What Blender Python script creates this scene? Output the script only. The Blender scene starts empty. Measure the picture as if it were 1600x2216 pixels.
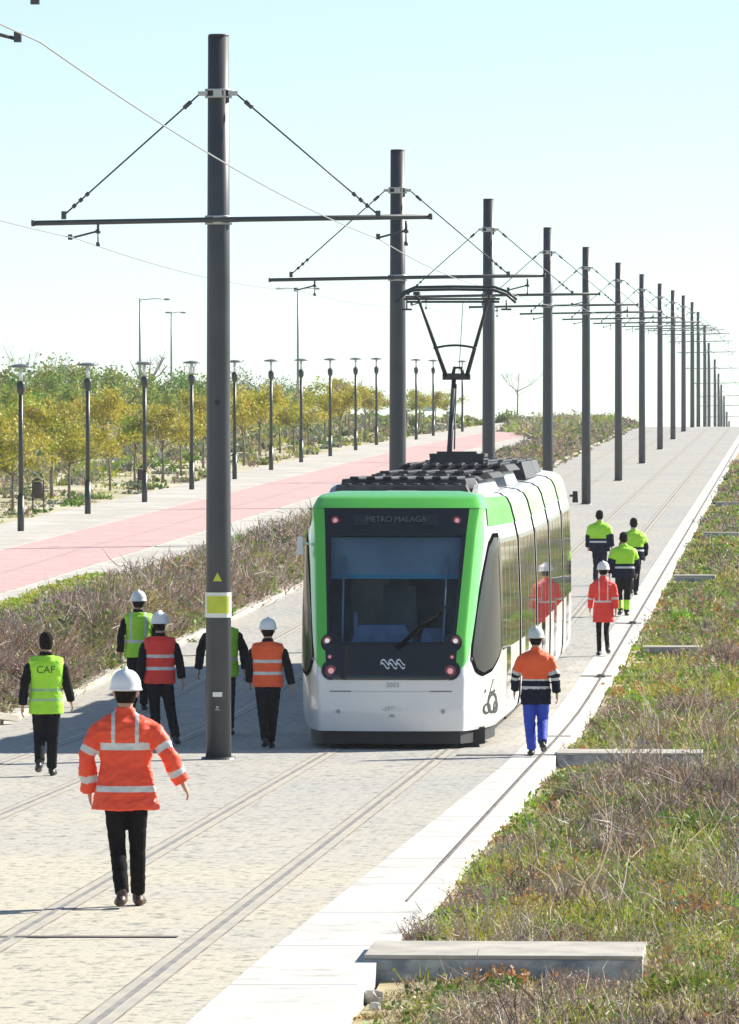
import bpy, math, random
import numpy as np
from mathutils import Vector, Matrix, noise as mnoise
random.seed(7); RNG = np.random.default_rng(7)
SC = bpy.context.scene
COL = SC.collection
F = 15000.0; YH = 930.0; CZ = 5.0; TH = 920.0 / F      # focal length and horizon, in photo pixels; track heading
ANG = math.atan(TH)

# ------------------------------------------------------------------ ground profile along the line
_gd = np.array([-50, 0, 40, 85, 103.5, 125, 200, 300, 400, 478, 503, 530, 547, 590, 634, 678, 722, 766, 810, 854, 920, 1050, 1500, 3000, 9000.])
_gz = np.array([1.87, 1.5, 1.207, .877, .742, .981, 1.846, 2.999, 4.152, 5.05, 5.18, 5.24, 5.22, 4.86, 3.85, 2.79, 1.74, .92, -.19, -1.9, -3.5, -6, -10, -14, -16.])
_fd = np.arange(-50, 3001, 1.0)
_fz = np.interp(_fd, _gd, _gz)
_k = np.exp(-.5 * (np.arange(-14, 15) / 5.0) ** 2); _k /= _k.sum()
_fz = np.convolve(np.pad(_fz, 14, mode='edge'), _k, mode='valid')
def G(d): return float(np.interp(d, _fd, _fz))
def promo(d):                                             # height of the promenade above the track
    g = G(d)
    if d < 330: return max(.4 + .01153 * d, g + .25) - g
    t = min(1, (d - 330) / 150); return .86 - .5 * t
def ground_h(k, d):                                       # height above track level across the line
    pr = promo(d)
    if k < -8: return -.45
    if k < 2.97: return -.22 if k > -2 else -.22 - .23 * min(1, (-2 - k) / 6)
    if k < 11.6: return -.12
    if k < 13.0:
        t = (k - 11.6) / 1.4; t = t * t * (3 - 2 * t); return -.02 + (pr - .03) * t
    if k < 21: return pr - .04
    return pr - .04 + .25 * min(1, (k - 21) / 20)
def P(k, d, h=0.0): return Vector((TH * d - k, d, G(d) + h))
def S2D(s): return F / s
def PX(x, d, h=0.0):                                      # a point at photo column x, distance d, height h over track level
    return Vector(((x - 800) * d / F, d, G(d) + h))
def kx(x, d): return TH * d - (x - 800) * d / F

# ------------------------------------------------------------------ materials
MATS = {}
def mat(name, col, rough=.7, metal=0., col2=None, scale=4., bump=0., spec=.5, emit=None, detail=4., stops=(.35, .65), stretch=None, coat=0., trans=0., bscale=None, sheen=0.):
    if name in MATS: return MATS[name]
    m = bpy.data.materials.new(name); m.use_nodes = True; nt = m.node_tree; N = nt.nodes; L = nt.links
    b = N['Principled BSDF']; b.inputs['Roughness'].default_value = rough; b.inputs['Metallic'].default_value = metal
    b.inputs['Specular IOR Level'].default_value = spec; b.inputs['Coat Weight'].default_value = coat
    b.inputs['Base Color'].default_value = (*col, 1)
    if sheen: b.inputs['Sheen Weight'].default_value = sheen
    if trans:
        b.inputs['Transmission Weight'].default_value = trans
    if emit: b.inputs['Emission Color'].default_value = (*emit[0], 1); b.inputs['Emission Strength'].default_value = emit[1]
    vec = None
    if col2 is not None or bump:
        tc = N.new('ShaderNodeTexCoord'); mp = N.new('ShaderNodeMapping'); L.new(tc.outputs['Object'], mp.inputs['Vector'])
        if stretch: mp.inputs['Scale'].default_value = stretch
        vec = mp.outputs['Vector']
    if col2 is not None:
        n = N.new('ShaderNodeTexNoise'); n.inputs['Scale'].default_value = scale; n.inputs['Detail'].default_value = detail
        r = N.new('ShaderNodeValToRGB'); r.color_ramp.elements[0].position = stops[0]; r.color_ramp.elements[1].position = stops[1]
        r.color_ramp.elements[0].color = (*col, 1); r.color_ramp.elements[1].color = (*col2, 1)
        L.new(vec, n.inputs['Vector']); L.new(n.outputs['Fac'], r.inputs['Fac']); L.new(r.outputs['Color'], b.inputs['Base Color'])
    if bump:
        n2 = N.new('ShaderNodeTexNoise'); n2.inputs['Scale'].default_value = bscale or scale * 3; n2.inputs['Detail'].default_value = 5
        bp = N.new('ShaderNodeBump'); bp.inputs['Strength'].default_value = bump; bp.inputs['Distance'].default_value = .02
        L.new(vec, n2.inputs['Vector']); L.new(n2.outputs['Fac'], bp.inputs['Height']); L.new(bp.outputs['Normal'], b.inputs['Normal'])
    MATS[name] = m; return m

def paving_mat():
    m = bpy.data.materials.new('cobble_paving'); m.use_nodes = True; nt = m.node_tree; N = nt.nodes; L = nt.links
    b = N['Principled BSDF']; b.inputs['Roughness'].default_value = .9; b.inputs['Specular IOR Level'].default_value = .2
    tc = N.new('ShaderNodeTexCoord')
    mp = N.new('ShaderNodeMapping'); mp.inputs['Rotation'].default_value = (0, 0, ANG); L.new(tc.outputs['Object'], mp.inputs['Vector'])
    br = N.new('ShaderNodeTexBrick'); L.new(mp.outputs['Vector'], br.inputs['Vector'])
    br.inputs['Scale'].default_value = 1; br.inputs['Brick Width'].default_value = .2; br.inputs['Row Height'].default_value = .12
    br.inputs['Mortar Size'].default_value = .012; br.inputs['Mortar Smooth'].default_value = .6
    br.inputs['Color1'].default_value = (.50, .48, .42, 1); br.inputs['Color2'].default_value = (.40, .40, .38, 1); br.inputs['Mortar'].default_value = (.26, .26, .25, 1)
    n1 = N.new('ShaderNodeTexNoise'); n1.inputs['Scale'].default_value = .22; n1.inputs['Detail'].default_value = 6; L.new(mp.outputs['Vector'], n1.inputs['Vector'])
    r1 = N.new('ShaderNodeValToRGB'); r1.color_ramp.elements[0].position = .40; r1.color_ramp.elements[1].position = .62
    r1.color_ramp.elements[0].color = (.36, .37, .38, 1); r1.color_ramp.elements[1].color = (.54, .50, .38, 1); L.new(n1.outputs['Fac'], r1.inputs['Fac'])
    # sandier, drier paving towards the near end of the line, greyer setts from about the tram on
    sx = N.new('ShaderNodeSeparateXYZ'); L.new(tc.outputs['Object'], sx.inputs['Vector'])
    mr = N.new('ShaderNodeMapRange'); mr.inputs['From Min'].default_value = 62; mr.inputs['From Max'].default_value = 84; L.new(sx.outputs['Y'], mr.inputs['Value'])
    mx0 = N.new('ShaderNodeMix'); mx0.data_type = 'RGBA'; L.new(mr.outputs['Result'], mx0.inputs['Factor'])
    mx0.inputs['A'].default_value = (.68, .61, .43, 1); mx0.inputs['B'].default_value = (.47, .44, .385, 1)
    mxa = N.new('ShaderNodeMix'); mxa.data_type = 'RGBA'; mxa.inputs['Factor'].default_value = .4; L.new(mx0.outputs['Result'], mxa.inputs['A']); L.new(r1.outputs['Color'], mxa.inputs['B'])
    mx = N.new('ShaderNodeMix'); mx.data_type = 'RGBA'; mx.blend_type = 'MIX'; mx.inputs['Factor'].default_value = .38
    L.new(mxa.outputs['Result'], mx.inputs['A']); L.new(br.outputs['Color'], mx.inputs['B'])
    # dark chips and stains
    mp2 = N.new('ShaderNodeMapping'); mp2.inputs['Scale'].default_value = (1, .6, 1); L.new(tc.outputs['Object'], mp2.inputs['Vector'])
    n2 = N.new('ShaderNodeTexNoise'); n2.inputs['Scale'].default_value = 8.5; n2.inputs['Detail'].default_value = 5; n2.inputs['Roughness'].default_value = .65; L.new(mp2.outputs['Vector'], n2.inputs['Vector'])
    r2 = N.new('ShaderNodeValToRGB'); r2.color_ramp.elements[0].position = .34; r2.color_ramp.elements[1].position = .48
    r2.color_ramp.elements[0].color = (.38, .42, .47, 1); r2.color_ramp.elements[1].color = (1, 1, 1, 1); L.new(n2.outputs['Fac'], r2.inputs['Fac'])
    m2 = N.new('ShaderNodeMix'); m2.data_type = 'RGBA'; m2.blend_type = 'MULTIPLY'; m2.inputs['Factor'].default_value = .85
    L.new(mx.outputs['Result'], m2.inputs['A']); L.new(r2.outputs['Color'], m2.inputs['B']); L.new(m2.outputs['Result'], b.inputs['Base Color'])
    bp = N.new('ShaderNodeBump'); bp.inputs['Strength'].default_value = .5; bp.inputs['Distance'].default_value = .02
    L.new(n2.outputs['Fac'], bp.inputs['Height']); L.new(bp.outputs['Normal'], b.inputs['Normal'])
    MATS['cobble_paving'] = m; return m
def slab_joints(m, every, width, dark, axis='Y'):
    nt = m.node_tree; N = nt.nodes; L = nt.links; b = N['Principled BSDF']; src = b.inputs['Base Color'].links[0].from_socket
    tc = N.new('ShaderNodeTexCoord'); sx = N.new('ShaderNodeSeparateXYZ'); L.new(tc.outputs['Object'], sx.inputs['Vector'])
    a = N.new('ShaderNodeMath'); a.operation = 'DIVIDE'; a.inputs[1].default_value = every; L.new(sx.outputs[axis], a.inputs[0])
    f = N.new('ShaderNodeMath'); f.operation = 'FRACT'; L.new(a.outputs[0], f.inputs[0]); c = N.new('ShaderNodeMath'); c.operation = 'LESS_THAN'; c.inputs[1].default_value = width / every; L.new(f.outputs[0], c.inputs[0])
    n = N.new('ShaderNodeTexNoise'); n.inputs['Scale'].default_value = 2.3; n.inputs['Detail'].default_value = 9; n.inputs['Roughness'].default_value = .7; L.new(tc.outputs['Object'], n.inputs['Vector'])
    r = N.new('ShaderNodeValToRGB'); r.color_ramp.elements[0].position = .30; r.color_ramp.elements[1].position = .46; r.color_ramp.elements[0].color = (.62, .60, .56, 1); r.color_ramp.elements[1].color = (1, 1, 1, 1); L.new(n.outputs['Fac'], r.inputs['Fac'])
    m1 = N.new('ShaderNodeMix'); m1.data_type = 'RGBA'; m1.blend_type = 'MULTIPLY'; m1.inputs['Factor'].default_value = .8; L.new(src, m1.inputs['A']); L.new(r.outputs['Color'], m1.inputs['B'])
    m2 = N.new('ShaderNodeMix'); m2.data_type = 'RGBA'; L.new(c.outputs[0], m2.inputs['Factor']); L.new(m1.outputs['Result'], m2.inputs['A']); m2.inputs['B'].default_value = (*dark, 1); L.new(m2.outputs['Result'], b.inputs['Base Color'])
def glass_mat(name, tint, refl_rough=.02, transp=.75):
    m = bpy.data.materials.new(name); m.use_nodes = True; nt = m.node_tree; N = nt.nodes; L = nt.links
    for n in list(N): N.remove(n)
    o = N.new('ShaderNodeOutputMaterial'); mix = N.new('ShaderNodeMixShader'); fr = N.new('ShaderNodeFresnel'); fr.inputs['IOR'].default_value = 1.5
    t = N.new('ShaderNodeBsdfTransparent'); t.inputs['Color'].default_value = (*tint, 1)
    g = N.new('ShaderNodeBsdfGlossy'); g.inputs['Roughness'].default_value = refl_rough
    L.new(fr.outputs['Fac'], mix.inputs['Fac']); L.new(t.outputs['BSDF'], mix.inputs[1]); L.new(g.outputs['BSDF'], mix.inputs[2]); L.new(mix.outputs['Shader'], o.inputs['Surface'])
    MATS[name] = m; return m
def leaf_mat(name, c1, c2, scale=1.2):
    m = mat(name, c1, .55, col2=c2, scale=scale, spec=.25)
    nt = m.node_tree; N = nt.nodes; L = nt.links; b = N['Principled BSDF']; out = N['Material Output']
    tr = N.new('ShaderNodeBsdfTranslucent'); mx = N.new('ShaderNodeMixShader'); mx.inputs['Fac'].default_value = .3
    src = b.inputs['Base Color'].links[0].from_socket; L.new(src, tr.inputs['Color'])
    L.new(b.outputs['BSDF'], mx.inputs[1]); L.new(tr.outputs['BSDF'], mx.inputs[2]); L.new(mx.outputs['Shader'], out.inputs['Surface'])
    return m

# ------------------------------------------------------------------ mesh helpers
def link(o, parent=None):
    COL.objects.link(o)
    if parent is not None: o.parent = parent
    return o
def tag(o, label=None, cat=None, group=None, kind=None):
    if label: o['label'] = label
    if cat: o['category'] = cat
    if group: o['group'] = group
    if kind: o['kind'] = kind
    return o
def empty(name, loc, rz=0., label=None, cat=None, group=None):
    o = bpy.data.objects.new(name, None); o.empty_display_size = .2; link(o); o.location = loc; o.rotation_euler = (0, 0, rz)
    return tag(o, label, cat, group)
def copy_tree(o, parent=None):
    c = o.copy(); COL.objects.link(c); c.parent = parent
    for ch in o.children: copy_tree(ch, c)
    return c
class MB:
    def __init__(s): s.v = []; s.f = []; s.m = []; s.sm = []
    def add(s, vs, fs, mi=0, smooth=False):
        n = len(s.v); s.v.extend([tuple(p) for p in vs])
        for f in fs: s.f.append(tuple(i + n for i in f)); s.m.append(mi); s.sm.append(smooth)
        return s
    def box(s, c, d, mi=0, R=None, taper=1.0):
        x, y, z = d[0] / 2, d[1] / 2, d[2] / 2; vs = []
        for sz in (-1, 1):
            t = taper if sz > 0 else 1
            for sx, sy in ((-1, -1), (1, -1), (1, 1), (-1, 1)):
                p = Vector((sx * x * t, sy * y * t, sz * z))
                if R is not None: p = R @ p
                vs.append(Vector(c) + p)
        s.add(vs, [(3, 2, 1, 0), (4, 5, 6, 7), (0, 1, 5, 4), (1, 2, 6, 5), (2, 3, 7, 6), (3, 0, 4, 7)], mi); return s
    def tube(s, pts, radii, n=10, mi=0, caps=True, smooth=True, flat=1.0):
        pts = [Vector(p) for p in pts]
        if not hasattr(radii, '__len__'): radii = [radii] * len(pts)
        rings = []; up = None
        for i, p in enumerate(pts):
            t = (pts[min(i + 1, len(pts) - 1)] - pts[max(i - 1, 0)]).normalized()
            if up is None:
                up = Vector((1, 0, 0)) if abs(t.x) < .9 else Vector((0, 0, 1))
            a = (up - t * up.dot(t)).normalized(); b = t.cross(a); up = a
            r = radii[i]; ra, rb = (r if hasattr(r, '__len__') else (r, r * flat))
            rings.append([p + a * math.cos(2 * math.pi * j / n) * ra + b * math.sin(2 * math.pi * j / n) * rb for j in range(n)])
        vs = [q for r in rings for q in r]; fs = []
        for i in range(len(pts) - 1):
            for j in range(n):
                k = (j + 1) % n; fs.append((i * n + j, i * n + k, (i + 1) * n + k, (i + 1) * n + j))
        s.add(vs, fs, mi, smooth)
        if caps:
            b0 = len(s.v) - len(vs)
            s.f.append(tuple(b0 + j for j in reversed(range(n)))); s.m.append(mi); s.sm.append(False)
            s.f.append(tuple(b0 + (len(pts) - 1) * n + j for j in range(n))); s.m.append(mi); s.sm.append(False)
        return s
    def rings(s, rs, n=16, mi=0, smooth=True, caps=True):      # rs: (cx, cy, z, rx, ry)
        vs = []; fs = []
        for (cx, cy, z, rx, ry) in rs:
            for j in range(n):
                a = 2 * math.pi * j / n; vs.append((cx + rx * math.cos(a), cy + ry * math.sin(a), z))
        for i in range(len(rs) - 1):
            for j in range(n):
                k = (j + 1) % n; fs.append((i * n + j, i * n + k, (i + 1) * n + k, (i + 1) * n + j))
        if caps:
            fs.append(tuple(reversed(range(n)))); fs.append(tuple((len(rs) - 1) * n + j for j in range(n)))
        s.add(vs, fs, mi, smooth); return s
    def build(s, name, mats, parent=None, origin=None):
        me = bpy.data.meshes.new(name)
        o3 = Vector(origin) if origin is not None else None
        vs = s.v if o3 is None else [(a - o3.x, b - o3.y, c - o3.z) for a, b, c in s.v]
        me.from_pydata(vs, [], s.f)
        if not isinstance(mats, (list, tuple)): mats = [mats]
        for m in mats: me.materials.append(m)
        me.polygons.foreach_set('material_index', s.m); me.polygons.foreach_set('use_smooth', s.sm); me.update()
        o = bpy.data.objects.new(name, me); link(o, parent)
        return o
def np_mesh(name, V, Fq, mats, midx, parent=None, smooth=False):
    """V (n,3), Fq (m,3 or 4) arrays"""
    me = bpy.data.meshes.new(name); nv = len(V); nf, w = Fq.shape
    me.vertices.add(nv); me.vertices.foreach_set('co', V.astype(np.float32).ravel())
    me.loops.add(nf * w); me.loops.foreach_set('vertex_index', Fq.astype(np.int32).ravel())
    me.polygons.add(nf); me.polygons.foreach_set('loop_start', np.arange(0, nf * w, w, dtype=np.int32))
    try: me.polygons.foreach_set('loop_total', np.full(nf, w, dtype=np.int32))
    except Exception: pass
    for m in mats: me.materials.append(m)
    me.polygons.foreach_set('material_index', midx.astype(np.int32)); me.update(calc_edges=True); me.validate()
    if smooth: me.polygons.foreach_set('use_smooth', np.ones(nf, dtype=bool))
    o = bpy.data.objects.new(name, me); link(o, parent); return o
def bevel(o, w=.01, seg=2):
    m = o.modifiers.new('bevel', 'BEVEL'); m.width = w; m.segments = seg; m.limit_method = 'ANGLE'; return o

# colours
M_pav = paving_mat()
M_conc = mat('pale_concrete', (.64, .625, .585), .85, col2=(.55, .54, .50), scale=.5, bump=.2, spec=.2, detail=8)
M_kerb = mat('kerb_concrete', (.56, .53, .46), .9, col2=(.42, .40, .35), scale=1.3, bump=.3, spec=.2)
M_wall = mat('weathered_concrete', (.58, .58, .55), .9, col2=(.22, .25, .28), scale=3.2, bump=.7, spec=.2, detail=9, stretch=(1, 1, 1.8), stops=(.40, .64))
M_steel = mat('rail_steel', (.26, .25, .23), .55, .35, col2=(.40, .37, .31), scale=3)
M_fill = mat('rail_fill', (.50, .465, .37), .9, col2=(.40, .385, .34), scale=2., spec=.2)
M_joint = mat('joint_bitumen', (.11, .10, .09), .8, col2=(.2, .18, .16), scale=3, spec=.2)
M_pink = mat('pink_path', (.64, .42, .39), .9, col2=(.54, .385, .355), scale=.6, spec=.15, detail=7, bump=.1)
M_path = mat('sandy_path', (.60, .57, .51), .9, col2=(.46, .44, .38), scale=.5, bump=.3, spec=.15, detail=7)
M_soil = mat('soil', (.30, .26, .14), .95, col2=(.46, .40, .25), scale=1.1, bump=.8, spec=.1, detail=8)
M_terr = mat('dry_ground', (.40, .37, .22), .95, col2=(.60, .55, .42), scale=.16, bump=.5, spec=.1, detail=8)
M_pole = mat('grey_painted_steel', (.040, .046, .054), .42, .0, col2=(.052, .058, .066), scale=2.2, spec=.5)
M_galv = mat('galvanised', (.42, .44, .45), .45, .6)
M_black = mat('black_rubber', (.018, .018, .02), .6)
M_white = mat('white_paint', (.82, .83, .83), .24, col2=(.74, .75, .755), scale=1.1, coat=.35, detail=7)
M_green = mat('green_paint', (.12, .56, .07), .25, coat=.5)
M_pgreen = mat('pale_green_paint', (.30, .50, .24), .5, col2=(.42, .56, .36), scale=.4, coat=0, spec=.2)
M_lgreen = mat('light_green_paint', (.09, .42, .05), .5, col2=(.14, .46, .10), scale=.5, coat=0, spec=.2)
M_gloss = mat('gloss_black', (.012, .012, .014), .12, coat=.3)
M_wglass = mat('dark_side_glass', (.03, .034, .036), .03, spec=.8)
M_cglass = mat('cab_side_glass', (.05, .054, .056), .12, spec=.2); MATS['cab_side_glass'].node_tree.nodes['Principled BSDF'].inputs['IOR'].default_value = 1.08
M_lamp = mat('lit_lamp', (.42, .15, .18), .3, emit=((1, .50, .55), .22))
M_lampring = mat('lamp_ring', (.22, .03, .06), .3)
M_lampw = mat('white_lamp', (.6, .6, .58), .2, emit=((1, .98, .92), .2))
M_silver = mat('silver_mark', (.75, .77, .8), .3, .2)
M_grey = mat('grey_mark', (.35, .36, .37), .6)
M_roof = mat('roof_cover_black', (.03, .032, .035), .55, col2=(.07, .07, .07), scale=5, bump=.3)
M_roofl = mat('roof_cover_pale', (.55, .56, .55), .5, col2=(.4, .41, .41), scale=3)
M_glass = glass_mat('windscreen_glass', (.70, .80, .86))
M_yel = mat('placard_yellow', (.62, .66, .05), .5, col2=(.50, .58, .04), scale=6)
M_wht = mat('placard_white', (.82, .83, .75), .5)

slab_joints(M_conc, 4.0, .10, (.42, .41, .38)); slab_joints(M_kerb, 1.0, .06, (.30, .29, .26)); slab_joints(M_path, 6.0, .12, (.40, .38, .33)); slab_joints(M_pink, 12.0, .12, (.48, .36, .34))
# ------------------------------------------------------------------ world, sun, camera
def setup():
    w = bpy.data.worlds.new('World'); SC.world = w; w.use_nodes = True; N = w.node_tree.nodes; L = w.node_tree.links
    bg = N['Background']; bg.inputs['Strength'].default_value = .084
    sky = N.new('ShaderNodeTexSky'); sky.sky_type = 'NISHITA'; sky.sun_disc = False
    sun_dir = Vector((.85, .53, 0)).normalized(); el = math.radians(32)
    d = Vector((sun_dir.x * math.cos(el), sun_dir.y * math.cos(el), math.sin(el)))
    sky.sun_elevation = el; sky.sun_rotation = math.atan2(d.x, d.y); sky.air_density = 1.0; sky.dust_density = .05; sky.ozone_density = .3
    tc = N.new('ShaderNodeTexCoord'); sp = N.new('ShaderNodeSeparateXYZ'); cb = N.new('ShaderNodeCombineXYZ'); ma = N.new('ShaderNodeMath'); ma.operation = 'MULTIPLY_ADD'
    L.new(tc.outputs['Generated'], sp.inputs['Vector']); L.new(sp.outputs['X'], cb.inputs['X']); L.new(sp.outputs['Y'], cb.inputs['Y'])
    ma.inputs[1].default_value = 1.25; ma.inputs[2].default_value = .052; L.new(sp.outputs['Z'], ma.inputs[0]); L.new(ma.outputs['Value'], cb.inputs['Z'])
    nm = N.new('ShaderNodeVectorMath'); nm.operation = 'NORMALIZE'; L.new(cb.outputs['Vector'], nm.inputs[0]); L.new(nm.outputs['Vector'], sky.inputs['Vector'])
    L.new(sky.outputs['Color'], bg.inputs['Color'])
    s = bpy.data.lights.new('sun', 'SUN'); s.energy = 5.0; s.angle = math.radians(.5); s.color = (1, .93, .83)
    so = bpy.data.objects.new('sun', s); link(so); so.location = (30, 60, 60); so.rotation_euler = d.to_track_quat('Z', 'Y').to_euler()
    cam = bpy.data.cameras.new('camera'); co = bpy.data.objects.new('camera', cam); link(co)
    co.location = (0, 0, CZ); co.rotation_euler = (math.radians(90), 0, 0)
    cam.sensor_fit = 'HORIZONTAL'; cam.sensor_width = 36; cam.lens = 36 * F / 1600
    cam.shift_x = 0; cam.shift_y = -(1108 - YH) / 1600; cam.clip_start = .5; cam.clip_end = 12000
    SC.camera = co
    SC.view_settings.view_transform = 'Standard'; SC.view_settings.look = 'None'; SC.view_settings.gamma = 1; SC.view_settings.exposure = .92
    SC.render.resolution_x = 739; SC.render.resolution_y = 1024
    SC.render.engine = 'CYCLES'
setup()

# ------------------------------------------------------------------ setting: ground sheets
DS = sorted(set([-20, 0, 15] + list(range(25, 160, 3)) + list(range(160, 420, 8)) + list(range(420, 960, 12)) + [980, 1050, 1150, 1300, 1600, 2000, 2500, 3000]))
def sheet(name, ks, mats, hfun, d0=None, d1=None, bumpy=0., mid=None, parent=None, step=None):
    ds = [d for d in DS if (d0 is None or d >= d0) and (d1 is None or d <= d1)]
    if d0 is not None and d0 not in ds: ds = [d0] + ds
    if d1 is not None and d1 not in ds: ds = ds + [d1]
    ds = sorted(ds); mb = MB(); vs = []; n = len(ks)
    for d in ds:
        for k in ks:
            b = bumpy * mnoise.noise(Vector((k * .5, d * .25, 3))) if bumpy else 0
            vs.append(P(k(d) if callable(k) else k, d, hfun(k(d) if callable(k) else k, d) + b))
    fs = []
    for i in range(len(ds) - 1):
        for j in range(n - 1):
            fs.append((i * n + j, (i + 1) * n + j, (i + 1) * n + j + 1, i * n + j + 1)[::-1] if False else (i * n + j + 1, i * n + j, (i + 1) * n + j, (i + 1) * n + j + 1)[::-1])
    mb.add(vs, fs, 0, True)
    return mb.build(name, mats, parent)
ks = [-2500, -900, -300, -120, -60, -30, -15, -8, -5, -2, 0, 1.0, 1.8, 2.4, 2.8, 2.96, 3.2, 3.6, 5, 7, 9, 11.3, 11.6, 11.9, 12.2, 12.5, 12.8, 13.0, 15, 18, 21, 25, 30, 40, 60, 100, 200, 500, 1200, 2500]
tag(sheet('ground', ks, M_terr, ground_h), kind='structure')
tag(sheet('planting_strip', [-4, -2, -1, 0, .6, 1.2, 1.8, 2.4, 3.0], M_soil, lambda k, d: -.12 - .03 * max(0, 3 - k), 30, 500, bumpy=.12), kind='structure')
tag(sheet('left_bank', [11.55, 11.8, 12.1, 12.4, 12.7, 12.95], M_soil, lambda k, d: ground_h(k, d) + .06, 60, 500, bumpy=.06), kind='structure')
def band(name, k0, k1, mats, h0, h1=None, d0=20, d1=940, steps=3, hp=None, thick=.2):
    """a raised slab between lateral positions k0<k1 with real side faces"""
    ds = sorted(set([d0, d1] + [d for d in DS if d0 < d < d1])); mb = MB(); vs = []; fs = []
    for d in ds:
        a = k0(d) if callable(k0) else k0; b = k1(d) if callable(k1) else k1; h = (h0(d) if callable(h0) else h0)
        vs += [P(a, d, h - thick), P(a, d, h), P((a + b) / 2, d, h), P(b, d, h), P(b, d, h - thick)]
    for i in range(len(ds) - 1):
        for j in range(4): fs.append((i * 5 + j, i * 5 + j + 1, (i + 1) * 5 + j + 1, (i + 1) * 5 + j))
    fs.append((0, 1, 2, 3, 4)); e = (len(ds) - 1) * 5; fs.append((e + 4, e + 3, e + 2, e + 1, e))
    mb.add(vs, fs, 0, False); return mb.build(name, mats)
def kin(d):                                               # inner edge of the white strip: a little wider close to the camera
    return 3.58 + .34 * min(1, max(0, (85 - d) / 35))
tag(band('trackbed', kin, 11.32, M_pav, 0, thick=.3), kind='structure')
tag(band('concrete_path', 3.03, lambda d: kin(d) - .004, M_conc, .006, thick=.28), kind='structure')
tag(band('left_kerb', 11.33, 11.58, M_kerb, .10, thick=.3, d1=520), kind='structure')
tag(band('promenade_kerb', 12.96, 13.12, M_kerb, lambda d: promo(d) + .05, thick=.3, d0=60, d1=520), kind='structure')
tag(band('sandy_path', lambda d: 13.13 + 1.45 * min(1, max(0, (150 - d) / 25)), 15.0, M_path, lambda d: promo(d), d0=60, d1=520), kind='structure')
tag(band('pink_path', 15.0, 18.2, M_pink, lambda d: promo(d) + .004, d0=60, d1=440), kind='structure')
tag(band('lamp_path', 18.2, 20.9, M_path, lambda d: promo(d) + .008, d0=60, d1=520), kind='structure')
tag(band('path_joint', 14.93, 15.0, M_kerb, lambda d: promo(d) + .012, d0=60, d1=400, thick=.02), kind='structure')
# near pavement edges are slightly worn: small chips of soil and stones over the rim come with the vegetation

# rails
M_seal = mat('rail_sealant', (.20, .17, .14), .8, col2=(.34, .30, .25), scale=1.5, spec=.2)
for i, (k, lab) in enumerate([(4.51, 'grooved steel rail nearest the white concrete path, under the right wheels of the tram'),
                              (6.0, 'grooved steel rail under the left wheels of the tram, right of the row of poles'),
                              (8.3, 'grooved steel rail of the empty track, just left of the row of poles'),
                              (9.8, 'outer grooved steel rail of the empty track, nearest the left kerb and scrub bank')]):
    r = empty('rail', P(k, 60), 0, lab, 'rail', 'rails set flush in the paving'); r.location = P(k, 60)
    def strip(name, a, b, h, m, z=.012):
        ds = sorted(set([24, 940] + [d for d in DS if 24 < d < 940])); mb = MB(); vs = []; fs = []
        for d in ds: vs += [P(k + b, d, h - z), P(k + b, d, h), P(k + a, d, h), P(k + a, d, h - z)]
        for q in range(len(ds) - 1):
            for j in range(3): fs.append((q * 4 + j, (q + 1) * 4 + j, (q + 1) * 4 + j + 1, q * 4 + j + 1))
        mb.add(vs, fs); return mb.build(name, m, r, r.location)
    strip('concrete_bed', -.105, .105, .004, M_fill)
    strip('joint_seal', .106, .122, .0045, M_seal); strip('joint_seal', -.122, -.106, .0045, M_seal)
    strip('rail_head', -.028, .018, .010, M_steel); strip('flange_groove', .019, .030, .0065, M_seal, .002)

# joints and slots
def cross_joint(kk0, kk1, d, w, label, h=.0085, m=M_joint, name='expansion_joint'):
    o = P((kk0 + kk1) / 2, d); mb = MB(); vs = []; fs = []; n = 8
    for i in range(n + 1):
        k = kk0 + (kk1 - kk0) * i / n; dd = d - .0 + .02 * math.sin(i * 2.1)
        vs += [P(k, dd, h), P(k, dd + w, h)]
    for i in range(n): fs.append((2 * i, 2 * i + 1, 2 * i + 3, 2 * i + 2))
    mb.add(vs, fs); e = mb.build(name, m, None, o); e.location = o
    return tag(e, label, 'joint')
cross_joint(4.72, 11.3, 53.0, .16, 'thin dark joint across the sandy paving below the walking man in the orange coat')
cross_joint(3.05, 4.3, 88.1, .35, 'dark joint across the paving just in front of the tram, reaching the white path')
cross_joint(3.05, 3.57, 94.5, .3, 'short dark joint across the white path behind the man in blue trousers', .0105)
cross_joint(3.05, 3.57, 115.5, .5, 'short dark joint across the white path level with the tram doors, ending at a drain', .0105)
cross_joint(3.05, 3.57, 138.0, .5, 'short dark joint across the white path beyond the woman in the red coat', .0105)
mb = MB(); vs = []; fs = []; ds = [57.5] + [d for d in range(60, 500, 4)]
for d in ds:
    w = .012 if d < 62 else .022; vs += [P(3.22 + w, d, .010), P(3.22, d, .018), P(3.22 - w, d, .010)]
for q in range(len(ds) - 1):
    for j in range(2): fs.append((q * 3 + j, q * 3 + j + 1, (q + 1) * 3 + j + 1, (q + 1) * 3 + j))
mb.add(vs, fs); cable = mb.build('cable', M_joint, None, P(3.22, 57.5)); cable.location = P(3.22, 57.5)
tag(cable, 'thin dark cable lying along the outer side of the white concrete path', 'cable')
for d, lab in ((115.4, 'small dark drain box on the path cable, level with the tram doors'), (138, 'small dark drain box on the path cable, beyond the woman in the red coat')):
    mb = MB(); mb.box((0, 0, .02), (.14, .35, .04)); mb.box((0, 0, .045), (.10, .28, .012)); o = mb.build('drain_box', M_joint); o.location = P(3.22, d, .006); o.rotation_euler.z = -ANG; tag(o, lab, 'drain')

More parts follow.
